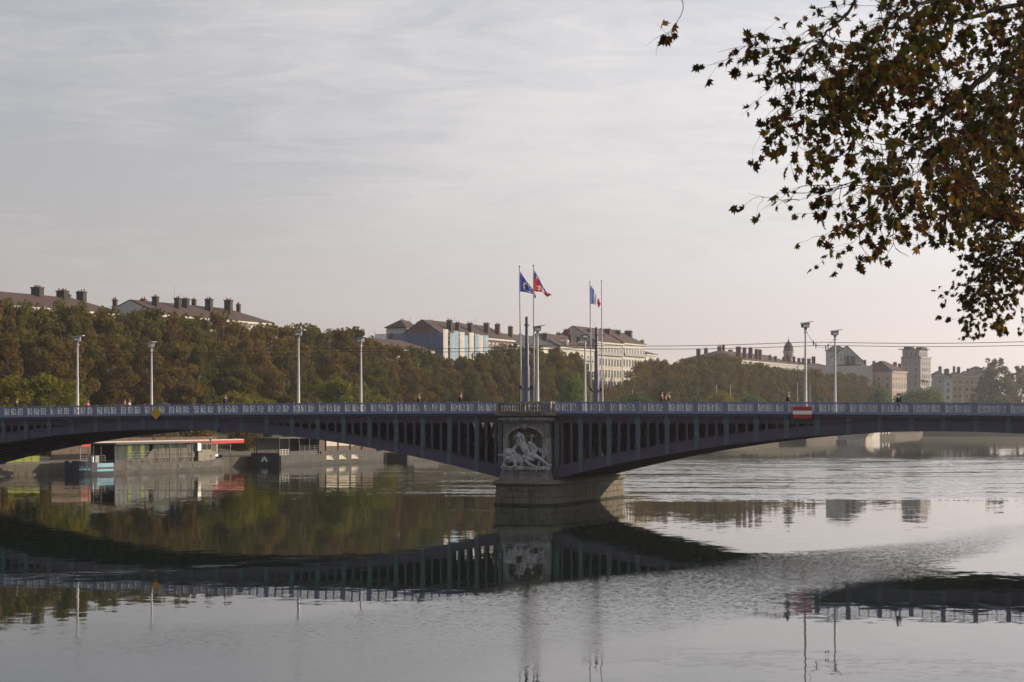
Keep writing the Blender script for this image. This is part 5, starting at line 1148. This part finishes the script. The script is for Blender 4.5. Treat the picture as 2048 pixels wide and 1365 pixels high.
def plane_tree_meshes(seed, H=18.0, Wd=6.2, base=5.0, n=7500, size=0.50, sparse=1.0, m=None):
    rs = np.random.RandomState(seed); clumps = []
    for k in range(int(58*sparse)):
        f = rs.uniform(0, 1); z = base+(H-base)*f; prof = math.sin(math.pi*min(0.97, 0.16+0.80*f))**0.7
        a = rs.uniform(0, 2*math.pi); rr_ = Wd*prof*rs.uniform(0.25, 0.92); s = rs.uniform(0.75, 1.75)*(1.1-0.35*f)
        clumps.append((rr_*math.cos(a), rr_*math.sin(a), z-s*0.4, s*rs.uniform(0.9, 1.4), s*rs.uniform(0.9, 1.4), s*rs.uniform(0.75, 1.15)))
    for k in range(7):   # shoots that break the outline at the top
        a = rs.uniform(0, 6.28); rr_ = Wd*0.5*rs.uniform(0, 1); clumps.append((rr_*math.cos(a), rr_*math.sin(a), H*rs.uniform(0.93, 1.02), 0.7, 0.7, rs.uniform(0.7, 1.3)))
    v, f = leaf_cloud(clumps, int(n*sparse), size, rs)
    crown = np_mesh('crown', v, f, m or LEAFA)
    b = MB(); b.tube([(0, 0, -0.3), (0.05, 0, 2.0), (0.15, 0.1, base*0.9)], [0.5, 0.38, 0.32], 8)
    for c in clumps[::3]:
        e = Vector(c[:3]); p0 = Vector((0.12, 0.08, base*0.8)); mid = p0.lerp(e, 0.5)+Vector((rs.uniform(-.5, .5), rs.uniform(-.5, .5), 0.6)); b.tube([p0, mid, e], [0.2, 0.11, 0.04], 5)
    return crown, b.mesh('trunk', M_BARK)
PT = [plane_tree_meshes(100+i, m=LEAFA if i % 3 else LEAFG) for i in range(7)]
PG = [plane_tree_meshes(150+i, m=LEAFG) for i in range(3)]
PS = [plane_tree_meshes(180+i, sparse=0.55, n=3800, size=0.5, m=LEAFA) for i in range(2)]
def round_tree(seed, H, Wd, m, n=5200, size=0.34, droop=1.2):
    rs = np.random.RandomState(seed); clumps = []
    for k in range(40):
        f = rs.uniform(0, 1); a = rs.uniform(0, 6.28); rr_ = Wd*math.sin(math.pi*(0.12+0.8*f))**0.8*rs.uniform(0.1, 0.85); s = rs.uniform(0.6, 1.3)
        clumps.append((rr_*math.cos(a), rr_*math.sin(a), H*(0.12+0.80*f), s, s, s*1.15))
    v, f = leaf_cloud(clumps, n, size, rs, droop); crown = np_mesh('crown', v, f, m)
    b = MB(); b.tube([(0, 0, -0.2), (0, 0, H*0.3), (0.2, 0, H*0.6)], [0.22, 0.18, 0.06], 7)
    for c in clumps[::5]: b.tube([(0, 0, H*0.25), (c[0]*0.5, c[1]*0.5, c[2]*0.7), c[:3]], [0.09, 0.05, 0.02], 5)
    return crown, b.mesh('trunk', M_BARK)
RW = [round_tree(201+i, 8.0, 4.2, LEAFW) for i in range(2)]; RF = [round_tree(221+i, 7.0, 3.4, LEAFF) for i in range(2)]; RR = round_tree(241, 3.0, 2.2, LEAFR, 1800, 0.3, 0.3)
def put_tree(name, pair, loc, sc, rz, label, cat, group):
    o = thing(name, label, cat, loc, rz, group); o.scale = sc if isinstance(sc, tuple) else (sc, sc, sc)
    link('trunk', pair[1], o); link('crown', pair[0], o); return o
SKY = [(-150, 588), (0, 602), (60, 604), (110, 606), (150, 604), (200, 606), (250, 616), (330, 622), (400, 622), (480, 636), (520, 645), (560, 650), (600, 642), (650, 655), (690, 646), (740, 672), (790, 690), (830, 690), (880, 712), (930, 716), (980, 700), (1010, 690), (1060, 694), (1150, 700), (1185, 752), (1215, 778), (1245, 764), (1275, 722), (1310, 716), (1340, 722), (1400, 716), (1440, 705), (1500, 725), (1560, 733), (1600, 735), (1650, 742), (1700, 744), (1735, 755), (1760, 772), (1800, 785), (2200, 790)]
SX, SYv = np.array([a for a, _ in SKY]), np.array([b for _, b in SKY])
def zone(px_):
    if px_ < 545: return 'tall brown-green plane tree in the dense row at the left, below the chimneys', 'plane trees of the left part of the row'
    if px_ < 800: return 'bushy autumn plane tree in the row left of the scaffolded building', 'plane trees left of the scaffolded building'
    if px_ < 1165: return 'autumn plane tree in the row in front of the scaffolded and white-corniced buildings', 'plane trees in front of the middle block'
    if px_ < 1300: return 'thin-crowned plane tree in front of the pale arched-window facade', 'sparse plane trees at the right end of the middle block'
    if px_ < 1560: return 'hazy plane tree in the row below the brick-chimneyed building', 'plane trees below the brick chimneys'
    return 'distant hazy plane tree in the row right of the domed tower', 'distant plane trees of the row'
def row(v_off, step, jit, top_scale, rnd, u0=-40, u1=640, dz=0.0):
    u = u0
    while u < u1:
        base = Vector((-88.6, 345, 0))+FU*u+FI*v_off + Vector((rnd.uniform(-jit, jit), rnd.uniform(-jit, jit), 0))
        px_ = 1024+F*base.x/base.y
        y = float(np.interp(px_, SX, SYv)); zt = CAMH+(HZ-y)*base.y/F; g = 9.0-dz
        h = (zt-g)*top_scale*rnd.uniform(0.90, 0.99)
        if 5.0 < h < 40 and px_ > -120 and px_ < 1770 and not (dz and 1150 < px_ < 1310):
            sparse = 1165 < px_ < 1300
            pair = rnd.choice(PS) if sparse else rnd.choice(PG) if (840 < px_ < 1165 or px_ > 1330) and rnd.random() < 0.6 else rnd.choice(PT)
            lab, grp = zone(px_); s = h/18.3; sw = max(s, 0.72)*rnd.uniform(0.88, 1.08)
            put_tree('plane_tree', pair, (base.x, base.y, g), (sw, sw, s), rnd.uniform(0, 6.28), lab, 'tree', grp)
        u += step*rnd.uniform(0.85, 1.15)
rt = random.Random(21)
row(0, 7.4, 1.0, 1.0, rt); row(9, 8.5, 1.2, 0.98, rt, -40, 560); row(-6.5, 10.5, 1.5, 0.72, rt, -40, 600, 2.2)
def px_tree(name, pair, px_, ytop, Y_, g, H0, label, cat='tree', group=None, wide=1.0):
    p = at(px_, ytop, Y_); s = (p.z-g)/H0; return put_tree(name, pair, (p.x, p.y, g), (s*wide, s*wide, s), random.uniform(0, 6), label, cat, group)
px_tree('willow', RW[0], 20, 752, 318, 5.6, 8.4, 'yellow-green feathery willow at the left edge of the picture', wide=1.5)
px_tree('willow', RW[1], 98, 742, 320, 5.6, 8.4, 'green feathery willow just left of the leftmost lamp post', wide=1.5)
px_tree('willow', RW[0], 470, 782, 372, 5.6, 8.4, 'low yellow willow bush left of the third lamp post', wide=1.9)
px_tree('willow', RW[1], 520, 792, 380, 5.6, 8.4, 'low yellow-green willow bush just left of the third lamp post', wide=1.7)
px_tree('willow', RW[1], 680, 752, 410, 5.6, 8.4, 'round bright green willow left of the fourth lamp post', wide=1.5)
px_tree('willow', RW[0], 760, 790, 425, 5.6, 8.4, 'low green willow bush right of the fourth lamp post', wide=1.5)
px_tree('leafy_tree', RF[0], 1150, 752, 500, 5.6, 7.2, 'bright green poplar-like tree left of the far flagpoles', wide=0.8)
px_tree('leafy_tree', RF[1], 1270, 788, 545, 5.6, 7.2, 'low bright green tree right of the far flagpoles', wide=1.5)
px_tree('leafy_tree', RF[1], 1500, 790, 640, 5.6, 7.2, 'low green tree below the brick-chimneyed building', wide=1.4)
px_tree('willow', RW[0], 1440, 782, 625, 5.6, 8.4, 'low yellow-green willow left of the walking person in black', wide=1.5)
for px_, y, lab in ((1762, 775, 'hazy green tree right of the rightmost lamp post'), (1800, 788, 'low hazy green tree below the low pink block'), (1836, 777, 'hazy bright green tree below the tall modern block'), (1862, 775, 'hazy green tree at the right foot of the tall modern block'), (1820, 783, 'small hazy green tree between the pink block and the tall block')):
    px_tree('leafy_tree', RF[px_ % 2], px_, y, 860 if px_ > 1790 else 800, 8.0, 7.2, lab, wide=1.0)
for px_, y, Y_, lab in ((1990, 720, 975, 'big hazy round-topped tree at the right edge of the picture'), (2035, 735, 985, 'big hazy tree cut by the right edge of the picture'), (1970, 765, 972, 'lower hazy tree in front of the big tree at the right')):
    px_tree('broadleaf_tree', PG[px_ % 3], px_, y, Y_, 5.0, 18.4, lab, wide=0.95 if y < 760 else 1.2)
px_tree('red_shrub', RR, 325, 853, 338, 5.0, 3.2, 'dark red shrub on the bank above the grey barge', 'shrub', wide=1.3)
for px_, y in ((395, 850), (475, 846), (490, 848), (535, 852), (575, 850)):
    px_tree('young_tree', RF[px_ % 2], px_, y, 352, 3.6, 7.2, {395: 'young tree on the bank left of the green sign', 475: 'young tree on the bank just right of the green sign', 490: 'second young tree right of the green sign', 535: 'young tree above the restaurant barge terrace', 575: 'young tree on the bank right of the red awning'}[px_], wide=0.9)

SHR = [round_tree(260+i, 3.2, 2.4, LEAFG if i else LEAFA, 2600, 0.3, 0.4) for i in range(2)]
for i, (u, v) in enumerate(((-14, 21), (-8, 26), (-2, 20), (5, 24), (11, 20), (17, 26), (23, 21), (29, 24), (36, 20), (43, 25), (50, 21), (57, 24), (64, 20), (71, 25), (78, 21), (86, 24))):
    p = QP(u, v, 1.8+max(0, v-20)*0.22); put_tree('shrub', SHR[i % 2], p, (1.3, 1.3, random.uniform(0.8, 1.25)), random.uniform(0, 6), 'dark olive shrub in the hedge on the bank behind the moored barges', 'shrub', 'shrubs on the bank behind the barges')

# ------------------------------------------------------------------ overhanging plane trees on the near bank
M_TWIG = mat('twig_bark', (0.035, 0.028, 0.02), 0.9, 0.3, 6); M_LIMB = mat('limb_bark', (0.028, 0.022, 0.016), 1.0, 0.4, 3, spec=0.0)
LEAFN = leaf_mat('near_plane_leaves', [(0.025, 0.032, 0.008), (0.045, 0.055, 0.010), (0.06, 0.03, 0.010), (0.075, 0.032, 0.010), (0.05, 0.018, 0.010), (0.09, 0.085, 0.014), (0.17, 0.085, 0.016)], 0.42, obj=0.0)
LEAFP = leaf_mat('near_plane_leaf_single', [(0.025, 0.032, 0.008), (0.045, 0.055, 0.010), (0.06, 0.03, 0.010), (0.075, 0.032, 0.010), (0.05, 0.018, 0.010), (0.09, 0.085, 0.014), (0.17, 0.085, 0.016)], 0.42, obj=1.0)
LOBES = [(0, -0.10), (0.16, -0.24), (0.42, -0.20), (0.30, 0.00), (0.56, 0.17), (0.32, 0.23), (0.34, 0.46), (0.15, 0.42), (0.0, 0.74), (-0.15, 0.42), (-0.34, 0.46), (-0.32, 0.23), (-0.56, 0.17), (-0.30, 0.00), (-0.42, -0.20), (-0.16, -0.24)]
def leaf_local(curl, fold):
    """a lobed plane leaf with folded halves and a curled tip: centre + rim"""
    pts = [(0, 0.08, 0.0)]
    for x, y in LOBES: pts.append((x, y, -fold*abs(x) - curl*(x*x+max(0, y)**2)))
    return np.array(pts)
LV = [leaf_local(c, f) for c, f in ((0.3, 0.35), (0.7, 0.15), (0.15, 0.7), (1.0, 0.5))]
LFACE = [(0, i, i % 16+1) for i in range(1, 17)]
ME_LEAF = []
for q, v in enumerate(LV):
    me = bpy.data.meshes.new('leaf'); me.from_pydata([tuple(p) for p in v], [], LFACE); me.materials.append(LEAFP); me.update(); ME_LEAF.append(me)
def near_tree(seed, trunk, limbs, label, tw_len, tw_n, leaf_s, leaf_gap, singles, lev=2):
    rs = random.Random(seed); o = thing('plane_tree', label, 'tree', trunk, 0, 'overhanging plane trees on the near bank')
    wood = MB(); leaves = []
    tb_ = MB(); T0 = Vector((0, 0, 0))
    def loc(p): return Vector(p)-Vector(trunk)
    top = min((loc(l[0][0]) for l in limbs), key=lambda p: p.length); crotch = Vector((0.1, 0.1, 5.6))
    tb_.tube([(0, 0, -0.3), (0.03, 0, 1.2), (0.1, 0.05, 3.2), crotch], [0.55, 0.42, 0.36, 0.30], 10); tb_.build('trunk', M_BARK, o)
    def leaf_at(p, d):
        s = leaf_s*rs.uniform(0.55, 1.2)
        out = (d+Vector((rs.uniform(-.7, .7), rs.uniform(-.7, .7), rs.uniform(-1.1, 0.2)))).normalized()
        nrm = Vector((rs.gauss(0, 1), rs.gauss(0, 1), rs.gauss(0.5, 1))).normalized()
        x = out.cross(nrm).normalized(); z = x.cross(out)
        st = out*s*rs.uniform(0.25, 0.6)
        leaves.append((p+st, x, out, z, s)); wood.tube([p, p+st], 0.0035, 3, cap=False)
    def twig(p, d, ln, r, level):
        pts = [p]; k = 7; rads = [r]
        for i in range(k):
            d = (d + Vector((rs.gauss(0, .22), rs.gauss(0, .22), rs.gauss(-0.02, .20)))).normalized()
            p = p+d*ln/k; pts.append(p); rads.append(r*(1-0.75*(i+1)/k))
            if level > 0 and i >= 1 and rs.random() < 0.72:
                sd_ = (d*0.55+Vector((rs.uniform(-1, 1), rs.uniform(-1, 1), rs.uniform(-0.95, 0.45)))).normalized(); twig(p, sd_, ln*rs.uniform(0.35, 0.62), r*0.6, level-1)
            if level <= 1 and i >= 2:
                m_ = ln/k/leaf_gap; nn = int(m_)+(rs.random() < m_-int(m_))
                for _ in range(nn): leaf_at(p+d*rs.uniform(0, ln/k), d)
        wood.tube(pts, rads, 4 if level < 2 else 5)
    for pts_, r0, r1, n_, lo, *lv in limbs:
        ps = [loc(q) for q in pts_]
        h0 = crotch+Vector((rs.uniform(-.15, .15), rs.uniform(-.15, .15), rs.uniform(0.8, 2.2))); ctl = [crotch-Vector((0, 0, 0.4)), h0, h0.lerp(ps[0], 0.5)+Vector((rs.uniform(-.3, .3), rs.uniform(-.4, .4), rs.uniform(0.3, 0.9)))]+ps
        path = []           # a smooth, slightly crooked run through the control points
        for i in range(len(ctl)-1):
            p0, p1, p2, p3 = ctl[max(i-1, 0)], ctl[i], ctl[i+1], ctl[min(i+2, len(ctl)-1)]
            for q in range(5):
                f = q/5; path.append(0.5*(2*p1+(p2-p0)*f+(2*p0-5*p1+4*p2-p3)*f*f+(3*p1-p0-3*p2+p3)*f**3)+Vector((rs.gauss(0, .025), rs.gauss(0, .025), rs.gauss(0, .025))))
        path.append(ctl[-1]); k = len(path)
        MB().tube(path, [0.17*(1-i/10)+r0*(i/10) if i < 10 else r0+(r1-r0)*(i-10)/max(1, k-11) for i in range(k)], 7).build('limb', M_LIMB, o)
        seg = [(ps[i], ps[i+1]) for i in range(len(ps)-1)]
        for j in range(n_):
            f = lo+(1-lo)*(j+rs.random())/n_; q = f*len(seg); i = min(int(q), len(seg)-1); a, b_ = seg[i]; p = a.lerp(b_, q-i); d = (b_-a).normalized()
            sd_ = (d*rs.uniform(0.3, 1.0)+Vector((rs.uniform(-.9, .6), rs.uniform(-.8, .8), rs.uniform(-0.75, 0.35)))).normalized()
            twig(p, sd_, tw_len*rs.uniform(0.6, 1.2), max(0.008, r1*0.6), lev)
        twig(ps[-1], (ps[-1]-ps[-2]).normalized(), tw_len*(0.5 if lv else 1), r1, lv[0] if lv else lev)
    tag(wood.build('twigs', M_TWIG, o), kind='stuff')
    inv = [Vector((l[0]+Vector(trunk))) for l in leaves]
    sz = []
    for i, (P, l) in enumerate(zip(inv, leaves)):
        px_, py_ = 1024+F*P.x/P.y, HZ-F*(P.z-CAMH)/P.y
        sz.append((l[4]/P.y if -20 < px_ < 2068 and -20 < py_ < 1400 else 0, i))
    pick = set(i for s, i in sorted(sz, reverse=True)[:singles] if s > 0)
    vs_, fs_ = [], []
    for i, (p, x, y, z, s) in enumerate(leaves):
        q = rs.randrange(4)
        if i in pick:
            Mx = Matrix(((x.x*s, y.x*s, z.x*s, p.x), (x.y*s, y.y*s, z.y*s, p.y), (x.z*s, y.z*s, z.z*s, p.z), (0, 0, 0, 1)))
            lo_ = bpy.data.objects.new('leaf', ME_LEAF[q]); COL.objects.link(lo_); lo_.parent = o; lo_.matrix_local = Mx
        else:
            A = np.array([x, y, z])*s; vs_.append(LV[q] @ A + np.array(p)); fs_.append(len(vs_)-1)
    if vs_:
        V_ = np.concatenate(vs_); Fc = np.concatenate([np.array(LFACE)+17*i for i in range(len(vs_))])
        cr = link('foliage', np_mesh('foliage', V_, Fc, LEAFN), o); cr['kind'] = 'stuff'
    print('near tree', label[:20], 'leaves', len(leaves), 'in view', sum(1 for s, _ in sz if s > 0))
    return o
A_ = lambda *l: [at(*q) for q in l]
near_tree(5, (17.0, 34.0, 6.0), [
    (A_((2195, -8, 33), (2085, 44, 32), (2015, 122, 31), (1955, 167, 30.3), (1890, 222, 29.5), (1855, 272, 29), (1815, 310, 28.7), (1780, 340, 28.4)), 0.075, 0.018, 20, 0.05),
    (A_((2215, -148, 33), (2035, -118, 31.5), (1855, -78, 30.2), (1735, -18, 29.2), (1665, 52, 28.4), (1615, 102, 28)), 0.05, 0.012, 16, 0.15),
    (A_((2175, -88, 33), (1975, -48, 31.5), (1835, 12, 30), (1765, 72, 29), (1715, 142, 28.3)), 0.05, 0.012, 17, 0.15),
    (A_((2155, 12, 34), (2035, 12, 32), (1915, 42, 31), (1835, 102, 30), (1775, 152, 29.5)), 0.06, 0.010, 13, 0.2),
    (A_((2000, -160, 31), (1700, -150, 29), (1500, -110, 27.6), (1400, -50, 27), (1366, 6, 26.8)), 0.03, 0.006, 0, 0.96, 1),
    (A_((2235, 122, 36), (2115, 162, 35), (2035, 212, 34), (1975, 262, 33), (1925, 292, 32.5), (1885, 325, 32)), 0.07, 0.010, 15, 0.1)],
    'overhanging plane tree branch with large brown and green leaves at the top right', 1.45, 10, 0.155, 0.165, 290)
near_tree(9, (27.5, 58.0, 6.0), [
    (A_((2280, 75, 56), (2170, 115, 54), (2090, 165, 53), (2030, 225, 52), (1990, 285, 51)), 0.12, 0.015, 26, 0.05),
    (A_((2280, 215, 56), (2170, 255, 54), (2090, 305, 53), (2030, 355, 52), (1995, 385, 51.5)), 0.12, 0.015, 26, 0.05),
    (A_((2280, 335, 56), (2180, 375, 55), (2100, 425, 54), (2050, 475, 53), (2015, 525, 52.5)), 0.10, 0.012, 20, 0.15),
    (A_((2300, -15, 57), (2180, -5, 55), (2090, 35, 54), (2030, 85, 53)), 0.10, 0.015, 18, 0.05),
    (A_((2280, 380, 57), (2190, 420, 56), (2125, 460, 55), (2100, 520, 54.5)), 0.08, 0.012, 9, 0.25)],
    'second overhanging plane tree with small dark leaves drooping down the right edge', 1.55, 10, 0.165, 0.085, 0)

# ------------------------------------------------------------------ the hazy air over the river
hz = bpy.data.materials.new('haze_air'); hz.use_nodes = True; t = hz.node_tree; t.nodes.clear()
pv = t.nodes.new('ShaderNodeVolumePrincipled'); pv.inputs['Density'].default_value = 0.00016; pv.inputs['Color'].default_value = (0.93, 0.92, 0.94, 1); pv.inputs['Anisotropy'].default_value = 0.7
ou = t.nodes.new('ShaderNodeOutputMaterial'); L(t, pv.outputs[0], ou.inputs['Volume'])
hb_ = MB().box(-2800, 2800, -420, 3100, -4.0, 62).build('haze', hz); tag(hb_, kind='stuff')
